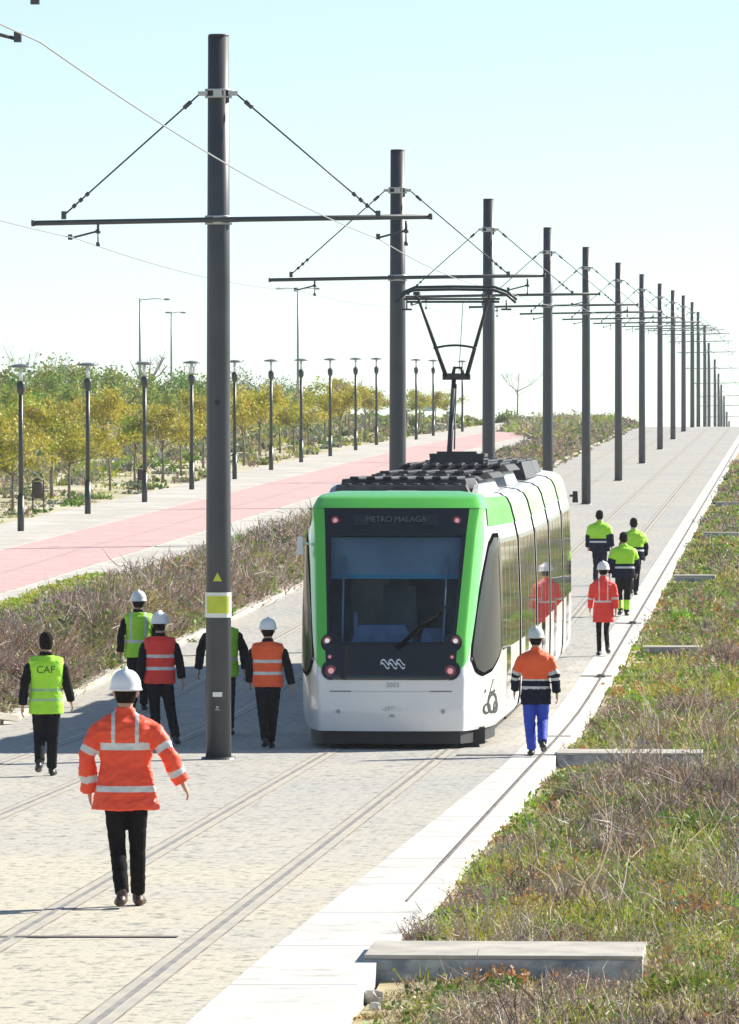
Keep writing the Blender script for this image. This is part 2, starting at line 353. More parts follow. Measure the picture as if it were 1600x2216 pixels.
# footing walls between the planting bays
M_slab = mat('slab_top_concrete', (.54, .51, .43), .9, col2=(.38, .36, .32), scale=2.2, bump=.4, spec=.2, detail=8)
WLAB = ['long low concrete wall nearest the camera, its grey shaded face rising out of dry grass',
        'low concrete wall level with the tram front, pale top edge and shaded grey face',
        'low concrete wall in the weeds, third from the camera, beyond the bright green tuft bay',
        'low concrete wall in the weeds, fourth from the camera, beside the bright green clump',
        'low concrete wall in the weeds, fifth from the camera, near the top right edge',
        'low concrete wall in the weeds, sixth from the camera, at the top right edge']
for i, (d, k0, k1, th, ht) in enumerate([(50.2, 1.10, 3.12, 1.4, .04), (88.0, 1.18, 3.02, 1.1, .02), (126.5, 1.7, 2.75, .8, .02), (166, 1.9, 2.9, .9, .04), (205, .5, 2.7, .9, .04), (246, 1.0, 2.8, .9, .04)]):
    o = P((k0 + k1) / 2, d); t = empty('footing_wall', o, -ANG, WLAB[i], 'wall', 'low concrete walls between the planting bays')
    w = k1 - k0; mb = MB(); mb.box((0, th / 2, ht - .31), (w, th, .60)); b = mb.build('wall_body', M_wall, t); bevel(b, .012)
    mb = MB(); mb.box((0, th / 2, ht + .005), (w + .006, th + .006, .03)); c = mb.build('top_slab', M_slab, t); bevel(c, .008)

# ------------------------------------------------------------------ overhead line poles
PD = [48.0, 87, 126, 167, 206, 245, 289, 333, 380, 423, 463, 503, 547, 590, 634, 678, 722, 766, 810, 854, 898]
PXT = [None, 470, 861, 1058, 1186, 1269, 1339, 1390, 1429, 1457, 1480, 1499, 1512, 1526, 1535, 1548, 1556, 1562, 1568, 1574, 1579]
PK = 7.25
ORD = ['first', 'second', 'third', 'fourth', 'fifth', 'sixth', 'seventh', 'eighth', 'ninth', 'tenth', 'eleventh', 'twelfth', 'thirteenth', 'fourteenth', 'fifteenth', 'sixteenth', 'seventeenth', 'eighteenth', 'nineteenth', 'twentieth', 'twenty-first', 'twenty-second', 'twenty-third', 'twenty-fourth']
HP = 9.08; HA = 6.77; HT = 8.36
def make_pole(right=2.68, left=2.32, rx=None):
    t = empty('overhead_line_pole', (0, 0, 0), 0)
    mb = MB(); mb.tube([(0, 0, -.3), (0, 0, 3), (0, 0, 6), (0, 0, HP)], [.163, .155, .145, .132], 24); mb.build('shaft', M_pole, t)
    mb = MB(); mb.tube([(0, 0, -.25), (0, 0, .03)], .215, 20); mb.build('base_plate', M_pole, t)
    mb = MB(); mb.tube([(0, 0, HP), (0, 0, HP + .025)], [.137, .12], 20); mb.build('pole_cap', M_pole, t)
    mb = MB(); mb.tube([(-left, -.19, HA - .04), (0, -.19, HA), (right, -.19, HA + .035)], .033, 10)
    for x in (-left, right): mb.tube([(x - .02, -.19, HA + (.035 if x > 0 else -.04)), (x + .02, -.19, HA + (.035 if x > 0 else -.04))], .04, 10)
    mb.build('cross_arm', M_pole, t)
    for z, nm in ((HA, 'arm_clamp'), (HT, 'stay_clamp')):
        mb = MB()
        for dz in (-.045, .045): mb.tube([(0, 0, z + dz - .012), (0, 0, z + dz + .012)], .172, 20)
        mb.box((.19, -.02, z), (.12, .16, .05)); mb.box((-.19, -.02, z), (.12, .16, .05)); mb.box((0, -.18, z), (.10, .05, .09))
        mb.build(nm, M_galv, t)
    for sx, xe in ((-1, 1.93), (1, 2.02)):
        mb = MB(); a = Vector((sx * .22, -.08, HT)); b = Vector((sx * xe, -.19, HA + .06)); mb.tube([a, b], .011, 6)
        d = (b - a).normalized(); p = b - d * .42
        for q in range(3): mb.tube([p + d * (q * .11), p + d * (q * .11 + .05)], .026, 8)
        q = a + d * .16; mb.tube([q, q + d * .12], .028, 8)
        mb.box(b, (.06, .06, .10)); mb.build('stay_rod', M_pole, t)
    for sx, xe in ((-1, 1.85), (1, 2.02)):
        mb = MB(); xe = rx if (rx and sx > 0) else xe; x0 = sx * (xe - .35 if (sx < 0 or rx) else xe + .35)
        mb.tube([(x0, -.19, HA - .02), (x0, -.19, HA - .12)], .016, 6); mb.tube([(x0, -.19, HA - .12), (x0, -.19, HA - .17)], .032, 8)
        mb.tube([(x0, -.19, HA - .14), (sx * xe, -.19, HA - .23)], .013, 6); mb.tube([(x0, -.19, HA - .17), (x0, -.19, HA - .30)], .009, 6)
        mb.tube([(x0, -.19, HA - .28), (x0, -.19, HA - .33)], .026, 8); mb.box((sx * xe, -.19, HA - .215), (.05, .06, .07))
        mb.build('steady_arm', M_pole, t)
    return t
tags_p = []
poles = []
for i, d in enumerate(PD):
    if i == 0: p = make_pole(1.72, 2.32, 1.90)
    elif i == 1: p = make_pole()
    else: p = copy_tree(poles[1])
    poles.append(p)
for i, (p, d) in enumerate(zip(poles, PD)):
    if PXT[i] is None: p.location = P(PK, d)
    else: p.location = PX(PXT[i] + (3 if i == 1 else 0), d)
    p.rotation_euler.z = -ANG
    lab = {0: 'dark grey overhead line pole with only its arm tip showing in the top left corner',
           1: 'tall dark grey pole with yellow placard, standing in front left of the tram',
           2: 'dark grey pole rising behind the front of the tram, left of the pantograph',
           3: 'dark grey pole rising behind the tram roof, just right of the pantograph',
           4: 'dark grey pole rising behind the rear end of the tram roof',
           5: 'dark grey pole standing on the paving just beyond the rear of the tram'}.get(i)
    if not lab: lab = 'dark grey overhead line pole, %s of the far row past the rear of the tram' % ORD[i - 6 + 1]
    tag(p, lab, 'pole', 'overhead line poles between the two tracks')
# placard, label and warning triangle on the second pole
p1 = poles[1]
def on_pole(name, w, h, z, r, m, off=.004, t=.006, seg=9, inset=None):
    mb = MB(); vs = []; a = w / r / 2
    for q in range(seg + 1):
        an = -a + 2 * a * q / seg
        for rr in (r + off, r + off + t):
            for zz in (z - h / 2, z + h / 2): vs.append((math.sin(an) * rr, -math.cos(an) * rr, zz))
    fs = []
    for q in range(seg):
        b = q * 4; c = b + 4
        fs += [(b + 2, c + 2, c + 3, b + 3), (b, b + 1, c + 1, c), (b + 1, b + 3, c + 3, c + 1), (b, c, c + 2, b + 2)]
    fs += [(0, 2, 3, 1), (seg * 4, seg * 4 + 1, seg * 4 + 3, seg * 4 + 2)]
    mb.add(vs, fs); return mb.build(name, m, p1)
pl = on_pole('placard', .44, .315, 1.94, .158, M_wht); pl2 = on_pole('placard_face', .30, .215, 1.945, .160, M_yel, .0065)
pl2.parent = pl; on_pole('identity_label', .115, .06, .82, .160, M_wht)
mb = MB(); z = 2.24
mb.add([(-.055, -.168, z), (.055, -.168, z), (0, -.166, z + .11), (-.055, -.162, z), (.055, -.162, z), (0, -.160, z + .11)], [(0, 1, 2), (5, 4, 3), (0, 3, 4, 1), (1, 4, 5, 2), (2, 5, 3, 0)]); mb.build('warning_triangle', M_yel, p1)
mb = MB(); mb.tube([(0, -.149, 4.48), (0, -.158, 4.48)], .035, 12); mb.build('cable_hole', M_black, p1)
for z0 in (.66,): mb = MB(); mb.tube([(0, -.157, z0), (0, -.170, z0)], .016, 8); mb.tube([(-.03, -.155, z0 - .03), (.03, -.155, z0 - .03)], .01, 6); mb.build('earth_bolt', M_galv, p1)
# contact wires
def arm_pt(i, kk, dz): return P(kk, PD[i] - .2, dz)
for nm, kk, sl, lab in (('contact_wire', 5.23, .75, 'overhead wire above the tram track, running from the top left corner past the poles'),
                        ('contact_wire', 9.02, .75, 'overhead wire above the empty left track, entering at the left edge below the arm')):
    pts = []
    ends = [14.0] + PD[:] 
    for i in range(len(ends) - 1):
        a, b = ends[i], ends[i + 1]; n = 16 if i < 4 else 5
        for q in range(n):
            t = q / n; d = a + (b - a) * t; z = (G(a) * (1 - t) + G(b) * t) + HA - .23 - 4 * .13 * t * (1 - t); ka = kk + (.12 if i % 2 else -.12) * (1 - 2 * t) * (0 if kk > 6 else 1)
            pts.append(Vector((TH * d - kk, d, z)))
    pts.append(Vector((TH * ends[-1] - kk, ends[-1], G(ends[-1]) + HA - .23)))
    o = pts[0]; mb = MB(); mb.tube([p - o for p in pts], [.0065 if p.y < 110 else .006 for p in pts], 6); w = mb.build(nm, mat('copper_wire', (.30, .31, .31), .45, .2)); w.location = o
    tag(w, lab, 'wire', 'contact wires of the tram line')

# ------------------------------------------------------------------ promenade lamps
M_lpost = mat('dark_green_steel', (.03, .04, .035), .4)
M_disc = mat('lamp_disc', (.16, .18, .18), .4); M_lglass = mat('opal_tube', (.72, .76, .78), .3)
def make_lamp():
    t = empty('lamp_post', (0, 0, 0))
    mb = MB(); mb.tube([(0, 0, -.2), (0, 0, .9)], .085, 12); mb.tube([(0, 0, .9), (0, 0, 3.55)], [.062, .055], 12); mb.build('post', M_lpost, t)
    mb = MB(); mb.tube([(0, 0, 3.45), (0, 0, 3.55), (0, 0, 3.74), (0, 0, 3.80)], [.06, .105, .115, .06], 14); mb.build('lamp_housing', M_lpost, t)
    mb = MB(); mb.tube([(0, 0, 3.80), (0, 0, 4.14)], .045, 10); mb.build('glass_tube', M_lglass, t)
    mb = MB(); mb.rings([(0, 0, 4.13, .07, .07), (0, 0, 4.15, .27, .27), (0, 0, 4.17, .30, .30), (0, 0, 4.20, .25, .25), (0, 0, 4.24, .06, .06)], 20); mb.build('reflector_disc', M_disc, t)
    return t
LD = [(45, 175.6), (190, 194), (313, 209), (415, 228), (508, 246), (587, 265), (652, 283), (715, 299.5), (770, 317), (815, 336), (901, 363), (938, 385), (1001, 412)]
PLAB = ['lamp post with flat disc top nearest the left edge of the photo', 'lamp post with flat disc top, second from the left edge',
        'lamp post with flat disc top in front of the bare branched tree', 'lamp post with flat disc top just left of the big pole with the placard',
        'lamp post with flat disc top just right of the big pole with the placard']
l0 = make_lamp()
for i, (x, d) in enumerate(LD):
    l = l0 if i == 0 else copy_tree(l0)
    l.location = PX(x, d, promo(d) + .008)
    tag(l, PLAB[i] if i < 5 else 'lamp post with flat disc top, %s along the pink path beyond the placard pole' % ORD[i - 4], 'lamp post', 'disc topped lamp posts beside the pink path')

# tall street lights far behind
M_galv_d = mat('weathered_galvanised', (.24, .26, .27), .5, .3)
def street_light(x, d, ytop, arms, label):
    h = ground_h(kx(x, d), d); o = PX(x, d, h); H = (YH - ytop) * d / F + CZ - o.z
    t = empty('street_light', o, 0, label, 'street light', 'tall street lights behind the trees')
    mb = MB(); mb.tube([(0, 0, -.2), (0, 0, H * .5), (0, 0, H)], [.10, .08, .05], 10); mb.build('mast', M_galv_d, t)
    for a in arms:
        mb = MB(); mb.tube([(0, 0, H - .12), (a * .5, 0, H - .04), (a * .85, 0, H - .05)], .028, 6); mb.build('bracket_arm', M_galv_d, t)
        mb = MB(); mb.rings([(a, 0, H - .14, .16, .10), (a, 0, H - .08, .26, .14), (a, 0, H - .01, .12, .08)], 12); mb.build('lantern', M_galv_d, t)
street_light(303, 450, 645, [1.75], 'tall grey street light with a single arm pointing right, left of the placard pole')
street_light(371, 520, 674, [.9, -.25], 'tall grey street light with a short double head, nearest the placard pole on its left')
street_light(645, 470, 622, [1.3, -1.3], 'tall grey street light with two arms, between the placard pole and the tram')

# ------------------------------------------------------------------ tram
TD0 = 90.0; TK = 5.25; TL = 32.0
TO = P(TK, TD0)
tram = empty('tram', TO, 0, 'green and white articulated tram with raised pantograph, seen from its front on the right track', 'tram')
ca, sa = math.cos(ANG), math.sin(ANG)
def T(u, v, h):
    d = TD0 + v * ca - u * sa
    return Vector((TH * (TD0 + v * ca) - TK + u * ca, d, G(TD0 + v * ca) + h)) - TO
HW = [(.24, 1.25), (.30, 1.29), (.45, 1.315), (1.0, 1.325), (1.8, 1.32), (2.66, 1.29), (2.85, 1.25), (3.02, 1.20), (3.14, 1.17), (3.24, 1.12), (3.31, 1.03), (3.35, .78), (3.37, .02)]
def Wd(h): return float(np.interp(h, [a for a, b in HW], [b for a, b in HW]))
def A_(h): return min(float(np.interp(h, [.24, .9, 1.35, 2.8, 3.13, 3.3], [.93, .95, .955, 1.05, 1.10, 1.03])), Wd(h) * .97)
def V0(h): return float(np.interp(h, [.24, .5, .95, 1.35, 2.8, 3.13, 3.26, 3.34, 3.37], [.10, .02, .0, .12, 1.15, 1.42, 1.6, 2.0, 2.6]))
VS = 3.1
def S(t, h, off=0.):
    def s0(t, h):
        sg = 1 if t >= 0 else -1; t = abs(t); a = A_(h); w = Wd(h); v0 = V0(h)
        if t <= .5: u = a * 2 * t; v = v0 + .13 * (2 * t) ** 3
        else:
            q = (t - .5) * 2; u = a + (w - a) * (1 - (1 - q) ** 2); v = v0 + .13 + (VS - v0 - .13) * q ** 1.14
        return Vector((sg * u, v, h))
    p = s0(t, h)
    if off:
        e = .01; pt = s0(min(1, t + e), h) - s0(max(-1, t - e), h); ph = s0(t, min(3.36, h + .02)) - s0(t, max(.24, h - .02)); n = pt.cross(ph)
        if n.length > 1e-9:
            n.normalize()
            if n.y > .0 and abs(n.x) < .5 and n.z < .5: n = -n
            p = p + n * off
    return p
def patch(name, mats, h0, h1, tl, tr, nt=24, nh=16, off=.006, skip=None, mi=0, parent=None, smooth=True, thick=None):
    mb = MB(); vs = []; fs = []
    for i in range(nh + 1):
        h = h0 + (h1 - h0) * i / nh; a = tl(h) if callable(tl) else tl; b = tr(h) if callable(tr) else tr
        for j in range(nt + 1):
            t = a + (b - a) * j / nt; q = S(t, h, off); vs.append(T(q.x, q.y, q.z))
    n = nt + 1
    for i in range(nh):
        for j in range(nt):
            if skip:
                h = h0 + (h1 - h0) * (i + .5) / nh; a = tl(h) if callable(tl) else tl; b = tr(h) if callable(tr) else tr
                if skip(a + (b - a) * (j + .5) / nt, h): continue
            fs.append((i * n + j, i * n + j + 1, (i + 1) * n + j + 1, (i + 1) * n + j))
    mb.add(vs, fs, 0, smooth); return mb.build(name, mats, parent or tram)
def tu(u, h): return .5 * u / A_(h)
GU = lambda h: float(np.interp(h, [.9, 1.34, 2.81, 3.13], [.85, .84, .94, .97]))     # half width of the dark front
win = lambda t, h: abs(t) < tu(GU(h) - .045, h) and 1.36 < h < 2.79
cab = patch('cab_shell', M_white, .24, 3.366, -1, 1, 96, 96, 0, skip=win)
# saloon bodies between the gaiters
GV = [9.3, 15.6, 21.4, 27.6]; GH = .30
segs = [(VS, GV[0] - GH), (GV[0] + GH, GV[1] - GH), (GV[1] + GH, GV[2] - GH), (GV[2] + GH, GV[3] - GH), (GV[3] + GH, TL)]
def shell(mb, v0, v1, sc=1.0, caps=True, mi=0):
    prof = [(w * sc, h) for h, w in HW]; prof = prof + [(-u, h) for u, h in reversed(prof)]
    nv = max(2, int((v1 - v0) / .8)); n = len(prof); vs = []; fs = []
    for i in range(nv + 1):
        v = v0 + (v1 - v0) * i / nv
        for (u, h) in prof: vs.append(T(u, v, h))
    for i in range(nv):
        for j in range(n - 1): fs.append((i * n + j, (i + 1) * n + j, (i + 1) * n + j + 1, i * n + j + 1))
        fs.append((i * n + n - 1, (i + 1) * n + n - 1, (i + 1) * n, i * n))
    mb.add(vs, fs, mi, True)
    if caps: mb.add(vs[:n], [tuple(range(n))], mi); mb.add(vs[-n:], [tuple(reversed(range(n)))], mi)
def sband(mb, v0, v1, h0, h1, off=.006, side=1, mi=0, nh=5, thick=0):
    nv = max(1, int((v1 - v0) / .8)); vs = []; fs = []
    for i in range(nv + 1):
        v = v0 + (v1 - v0) * i / nv
        for j in range(nh + 1):
            h = h0 + (h1 - h0) * j / nh; vs.append(T(side * (Wd(h) + off), v, h + off * .3))
    n = nh + 1
    for i in range(nv):
        for j in range(nh):
            f = (i * n + j, (i + 1) * n + j, (i + 1) * n + j + 1, i * n + j + 1); fs.append(f if side > 0 else f[::-1])
    mb.add(vs, fs, mi, True)
for (a, b) in segs:
    mb = MB(); shell(mb, a, b); sec = mb.build('body_section', M_white, tram)
    for sd in (1, -1):
        # window band broken into panes by slim pillars, doors with dark frames
        a2 = a + (.0 if a == VS else .12); b2 = b - .12; n = max(2, int(round((b2 - a2) / 1.45))); L_ = (b2 - a2) / n
        for q in range(n):
            mb = MB(); sband(mb, a2 + q * L_ + .09, a2 + (q + 1) * L_ - .09, 1.22 if q % 3 != 1 else .42, 2.66, .005, sd); mb.build('side_window' if q % 3 != 1 else 'door', M_wglass, sec)
        mb = MB(); sband(mb, a2, b2, 2.66, 2.72, .004, sd); mb.build('window_header', M_gloss, sec)
        mb = MB(); sband(mb, a, b, 2.90, 3.27, .012, sd, 0, 18); mb.build('cantrail_stripe', M_lgreen if a == VS else M_pgreen, sec)
mb = MB()
for g in GV:
    mb = MB(); shell(mb, g - GH - .01, g + GH + .01, .965, False)
    for q in range(4): shell(mb, g - GH + .06 + q * .16 - .04, g - GH + .03 + q * .155 + .04, 1.003, True)
    mb.build('gaiter', mat('gaiter_black', (.006, .006, .007), 1., spec=.0), tram)
mb = MB(); shell(mb, TL - .02, TL, 1.0); mb.build('rear_end', M_gloss, tram)
mb = MB(); mb.box(T(0, 3.2, .17), (2.1, 4.5, .22))
for (a, b) in segs: 
    m_ = (a + b) / 2; mb.box(T(0, m_, .17), (2.2, (b - a) - .3, .22), R=Matrix.Rotation(-ANG, 3, 'Z'))
mb.build('underframe', M_black, tram)
vs = []; mb = MB()
def plan_slab(mb, h0, h1, inset, v_in=0.):
    ts = [i / 30 - 1 for i in range(61)]; vs = []
    for h in (h0, h1):
        for t in ts:
            q = S(t, .26); vs.append(T(q.x * (1 - inset), q.y + .12, h))
    n = 61; fs = [(i, i + 1, n + i + 1, n + i) for i in range(n - 1)]; fs += [tuple(range(n))[::-1], tuple(range(n, 2 * n)), (n - 1, 0, n, 2 * n - 1)]
    mb.add(vs, fs)
plan_slab(mb, .07, .25, .035); mb.build('front_apron', M_black, tram)
for v in (3.2, 4.9, 12.2, 13.4, 24.0, 25.4, 30):
    for sd in (-1, 1):
        c = T(sd * .75, v, .29); mb = MB(); R = Matrix.Rotation(-ANG, 3, 'Z')
        mb.tube([c + R @ Vector((-.06, 0, 0)), c + R @ Vector((.06, 0, 0))], .29, 20); mb.build('wheel', M_steel, tram)
# green hood: brow and two tapering pillars
for sg in (-1, 1):
    a, b = (lambda h: .70, lambda h: 1.0) if sg > 0 else (lambda h: -1.0, lambda h: -.70)
    patch('green_cantrail', M_lgreen, 2.90, 3.33, a, b, 20, 30, .014)
brow = patch('green_brow', M_green, 3.125, 3.345, -.72, .72, 50, 10, .018)
for sg in (-1, 1):
    inner = lambda h, s=sg: s * (tu(GU(h), h) - .005)
    outer = lambda h, s=sg: s * float(np.interp(h, [1.02, 1.12, 1.35, 2.0, 2.8, 3.12], [tu(GU(1.02), 1.02) + .01, .515, .545, .575, .615, .63]))
    a, b = (inner, outer) if sg > 0 else (outer, inner)
    patch('green_pillar', M_green, 1.02, 3.12, a, b, 14, 30, .014)
# dark front: sign band, frame sides, lower mask
frame = patch('windscreen_frame', M_gloss, 1.30, 3.15, lambda h: -tu(GU(h), h), lambda h: tu(GU(h), h), 60, 60, .012, skip=lambda t, h: abs(t) < tu(GU(h) - .06, h) and 1.38 < h < 2.78)
mask = patch('lower_mask', M_gloss, .91, 1.34, lambda h: -tu(GU(h) * float(np.interp(h, [.91, .96, 1.05, 1.34], [.84, .95, .99, 1.02])), h), lambda h: tu(GU(h) * float(np.interp(h, [.91, .96, 1.05, 1.34], [.84, .95, .99, 1.02])), h), 50, 12, .018)
gl = patch('windscreen', M_glass, 1.38, 2.80, lambda h: -tu(GU(h) - .05, h), lambda h: tu(GU(h) - .05, h), 30, 20, .004)
# cab interior
M_bpanel = mat('grey_blue_panel', (.56, .66, .72), .6, col2=(.42, .54, .62), scale=2)
M_dash = mat('blue_grey_console', (.30, .40, .60), .5, col2=(.18, .24, .36), scale=3)
M_cabin = mat('cabin_lining', (.30, .32, .31), .7, col2=(.14, .16, .13), scale=2)
R_ = Matrix.Rotation(-ANG, 3, 'Z')
mb = MB(); mb.box(T(0, 1.3, 2.50), (1.72, .02, .50), R=R_); mb.box(T(0, 1.29, 2.235), (1.72, .03, .06), R=R_, mi=1); mb.build('blue_panel', [M_bpanel, mat('panel_edge_blue', (.16, .62, .80), .4)], tram)  # pale blue panel behind the upper glass, vivid blue strip along its bottom
mb = MB(); mb.box(T(0, .75, 1.30), (1.7, .9, .16), R=R_); mb.box(T(-.15, .9, 1.48), (.85, .5, .26), R=R_, taper=.7); mb.box(T(.52, .95, 1.46), (.35, .3, .2), R=R_, taper=.8); mb.box(T(-.5, .8, 1.62), (.05, .05, .3), R=R_); mb.build('driver_console', M_dash, tram)
mb = MB(); mb.box(T(.0, 2.2, 1.75), (.5, .14, .7), R=R_, taper=.85); mb.box(T(0, 2.0, 1.38), (.5, .5, .14), R=R_); mb.box(T(0, 2.22, 2.18), (.28, .1, .22), R=R_, taper=.8); mb.build('driver_seat', M_cabin, tram)
mb = MB(); mb.box(T(0, 3.0, 2.0), (2.4, .05, 1.9), R=R_); mb.box(T(-.45, 2.96, 1.9), (.5, .05, .9), R=R_, mi=1); mb.box(T(0, 1.4, 1.18), (2.1, 2.0, .04), R=R_); mb.build('cabin_partition', [M_cabin, mat('partition_pane', (.10, .14, .10), .2, col2=(.2, .2, .16), scale=2)], tram)
for x in (-.66, .66): mb = MB(); mb.tube([T(x, .55, 1.4), T(x * 1.03, 1.2, 2.5)], .014, 6); mb.build('handrail', M_silver, tram)
# wiper
def SP(u, h, off): q = S(tu(u, h), h, off); return T(q.x, q.y, q.z)
mb = MB(); mb.tube([SP(.10, 1.33, .05), SP(.36, 1.55, .07), SP(.60, 1.73, .05)], [.022, .018, .012], 6); mb.tube([SP(.14, 1.33, .05), SP(.40, 1.56, .06)], .010, 6)
mb.tube([SP(.28, 1.46, .03), SP(.55, 1.72, .03), SP(.72, 1.86, .03)], .012, 6); mb.tube([SP(.10, 1.33, 0), SP(.10, 1.33, .06)], .04, 10); mb.build('wiper', mat('wiper_black', (.004, .004, .004), .9, spec=.05), tram)
# sign band
mb = MB(); mb.add([SP(-.55, 2.90, .022), SP(.55, 2.90, .022), SP(.55, 3.04, .022), SP(-.55, 3.04, .022)], [(0, 1, 2, 3)]); mb.build('destination_display', mat('display_dark', (.03, .032, .035), .3), tram)
def text_mesh(body, size, name, m, parent, place, depth=.0, fit=None):
    cu = bpy.data.curves.new(name, 'FONT'); cu.body = body; cu.size = size; cu.align_x = 'CENTER'; cu.align_y = 'CENTER'; cu.resolution_u = 3
    to = bpy.data.objects.new(name, cu); COL.objects.link(to); dg = bpy.context.evaluated_depsgraph_get()
    me = bpy.data.meshes.new_from_object(to.evaluated_get(dg)); COL.objects.unlink(to); bpy.data.objects.remove(to)
    for v in me.vertices: v.co = place(v.co.x, v.co.y)
    me.materials.clear(); me.materials.append(m); o = bpy.data.objects.new(name, me); link(o, parent); return o
text_mesh('METRO MALAGA', .105, 'destination_text', mat('display_text', (.16, .165, .16), .5), tram, lambda x, y: SP(x, 2.97 + y, .028))
text_mesh('3003', .09, 'fleet_number', M_grey, tram, lambda x, y: SP(x + .03, .84 + y, .012))
for sg in (-1, 1):
    def lamp(u, h, r, m, off=.024, nm='lamp'):
        c = SP(u, h, off); mb = MB(); mb.tube([c + Vector((0, .03, 0)), c + Vector((0, -.012, 0))], r * 1.75, 18, mi=0); mb.tube([c + Vector((0, -.008, 0)), c + Vector((0, -.022, 0))], [r, r * .8], 16, mi=1); mb.build(nm, [M_lampring, m], tram)
    lamp(sg * .80, 2.96, .032, M_lamp, nm='marker_lamp')
    lamp(sg * .83, 1.40, .036, M_lampw, nm='top_headlight')
    lamp(sg * .79, 1.20, .018, M_lamp, nm='indicator_lamp')
    lamp(sg * .77, 1.02, .042, M_lamp, nm='headlight')
    c = SP(sg * .68, .50, .012); mb = MB(); mb.tube([c + Vector((0, .02, 0)), c + Vector((0, -.008, 0))], .028, 12); mb.build('towing_cap', M_grey, tram)
    # rounded black lobes around the lamps
    mb = MB()
    for (u, h, r) in ((.80, 1.38, .115), (.775, 1.03, .125)):
        n = 20; vs = [SP(sg * u, h, .020)] + [SP(sg * u + r * math.cos(2 * math.pi * q / n), h + r * math.sin(2 * math.pi * q / n), .020) for q in range(n)]
        mb.add(vs, [(0, 1 + q, 1 + (q + 1) % n) for q in range(n)])
    mb.build('lamp_surround', M_gloss, tram)
# emblem on the mask: three waves with a small bar
mb = MB()
for c0 in (-.10, .0, .10):
    n = 8
    for sgn in (0, 1):
        vs = []
        for q in range(n + 1):
            t = q / n; x = c0 - .06 + .12 * t; y = 1.12 + .035 * math.sin(math.pi * (t * 1.6 + sgn * .2)) - sgn * .045
            vs += [SP(x + .03, y, .026), SP(x + .03, y + .022, .026)]
        mb.add(vs, [(2 * q, 2 * q + 2, 2 * q + 3, 2 * q + 1) for q in range(n)])
mb.build('wave_emblem', M_silver, tram)
# bumper details: crease, pale fan emblem
patch('bumper_crease', mat('shadow_gap', (.18, .19, .2), .6), .752, .768, lambda h: -.42, lambda h: -.27, 10, 1, .004)
patch('bumper_crease', MATS['shadow_gap'], .752, .768, lambda h: .27, lambda h: .42, 10, 1, .004)
patch('bumper_seam', mat('seam_grey', (.5, .52, .54), .6), .755, .763, lambda h: -.27, lambda h: .27, 10, 1, .004)
mb = MB(); Me = mat('pale_green_emblem', (.30, .45, .36), .5)
for q in range(7):
    a = math.radians(30 + q * 20); c, s_ = math.cos(a), math.sin(a)
    mb.add([SP(.02 + c * .05, .48 + s_ * .03, .010), SP(.02 + c * .14 - s_ * .008, .48 + s_ * .085, .010), SP(.02 + c * .14 + s_ * .012, .48 + s_ * .085 + .010, .010)], [(0, 1, 2)])
mb.add([SP(-.03, .43, .010), SP(.07, .43, .010), SP(.02, .47, .010)], [(0, 1, 2)]); mb.build('fan_emblem', Me, tram)
# cab side windows with slanted lower end
for sg in (-1, 1):
    for gr in (1, 0):
        mb = MB(); vs = []; fs = []; n = 22; m_ = 16
        for i in range(n + 1):
            t = .56 - gr * .012 + (.985 - .56 + gr * .014) * i / n
            q = i / n
            hb = float(np.interp(q, [0, .10, .25, .5, .8, 1], [1.22, 1.04, .98, 1.03, 1.20, 1.34])) - gr * .05; ht = float(np.interp(q, [0, .15, .3, .55, 1], [1.60, 2.25, 2.62, 2.74, 2.74])) + gr * .06
            for j in range(m_ + 1):
                h = hb + (ht - hb) * j / m_; tt = max(t, .56 - gr * .012 + .05 * (h - 1.2) / 1.5) ; w = S(sg * tt, h, .010 - gr * .005); vs.append(T(w.x + sg * .004, w.y, w.z))
        for i in range(n):
            for j in range(m_):
                f = (i * (m_ + 1) + j, (i + 1) * (m_ + 1) + j, (i + 1) * (m_ + 1) + j + 1, i * (m_ + 1) + j + 1); fs.append(f if sg > 0 else f[::-1])
        mb.add(vs, fs, 0, True); cw = mb.build('cab_window_seal' if gr else 'cab_side_window', MATS['gaiter_black'] if gr else M_cglass, tram)
    mb = MB(); sband(mb, VS - .45, VS + .25, 1.30, 2.74, .010, sg); mb.build('cab_pillar', M_gloss, tram)
# ring emblem on the right cab side
mb = MB(); rr = random.Random(5)
def sidept(v, h, off=.008):
    lo, hi = .5, 1.0
    for _ in range(24):
        m_ = (lo + hi) / 2
        if S(m_, h).y < v: lo = m_
        else: hi = m_
    q = S(lo, h); return T(q.x + off, q.y, q.z)
def stroke(pts, w):
    vs = []
    for v, h in pts: vs += [sidept(v, h - w), sidept(v, h + w)]
    mb.add(vs, [(2 * i, 2 * i + 2, 2 * i + 3, 2 * i + 1) for i in range(len(pts) - 1)])
def ringst(v0, h0, rv, rh, w):
    n = 18; vs = []
    for q in range(n):
        a = 2 * math.pi * q / n
        for r in (1 - w, 1 + w): vs.append(sidept(v0 + rv * r * math.cos(a), h0 + rh * r * math.sin(a)))
    mb.add(vs, [(2 * q, (2 * q + 2) % (2 * n), (2 * q + 3) % (2 * n), 2 * q + 1) for q in range(n)])
ringst(1.75, .56, .38, .12, .16); ringst(1.30, .50, .22, .06, .25); ringst(2.05, .50, .2, .07, .25)
stroke([(1.35, .62), (1.75, .88), (1.95, .60)], .018); stroke([(1.5, .70), (1.95, .72)], .014); stroke([(1.1, .72), (1.2, .75)], .02)
mb.build('ring_emblem', M_black, tram)
mb = MB(); c = S(-.60, 2.62); c0 = T(c.x - .02, c.y, 2.66); mb.tube([c0, c0 + Vector((-.10, -.02, .02))], .02, 8); mb.box(c0 + Vector((-.13, -.03, -.02)), (.09, .12, .24), taper=.8); bevel(mb.build('left_camera_mirror', M_white, tram), .02)
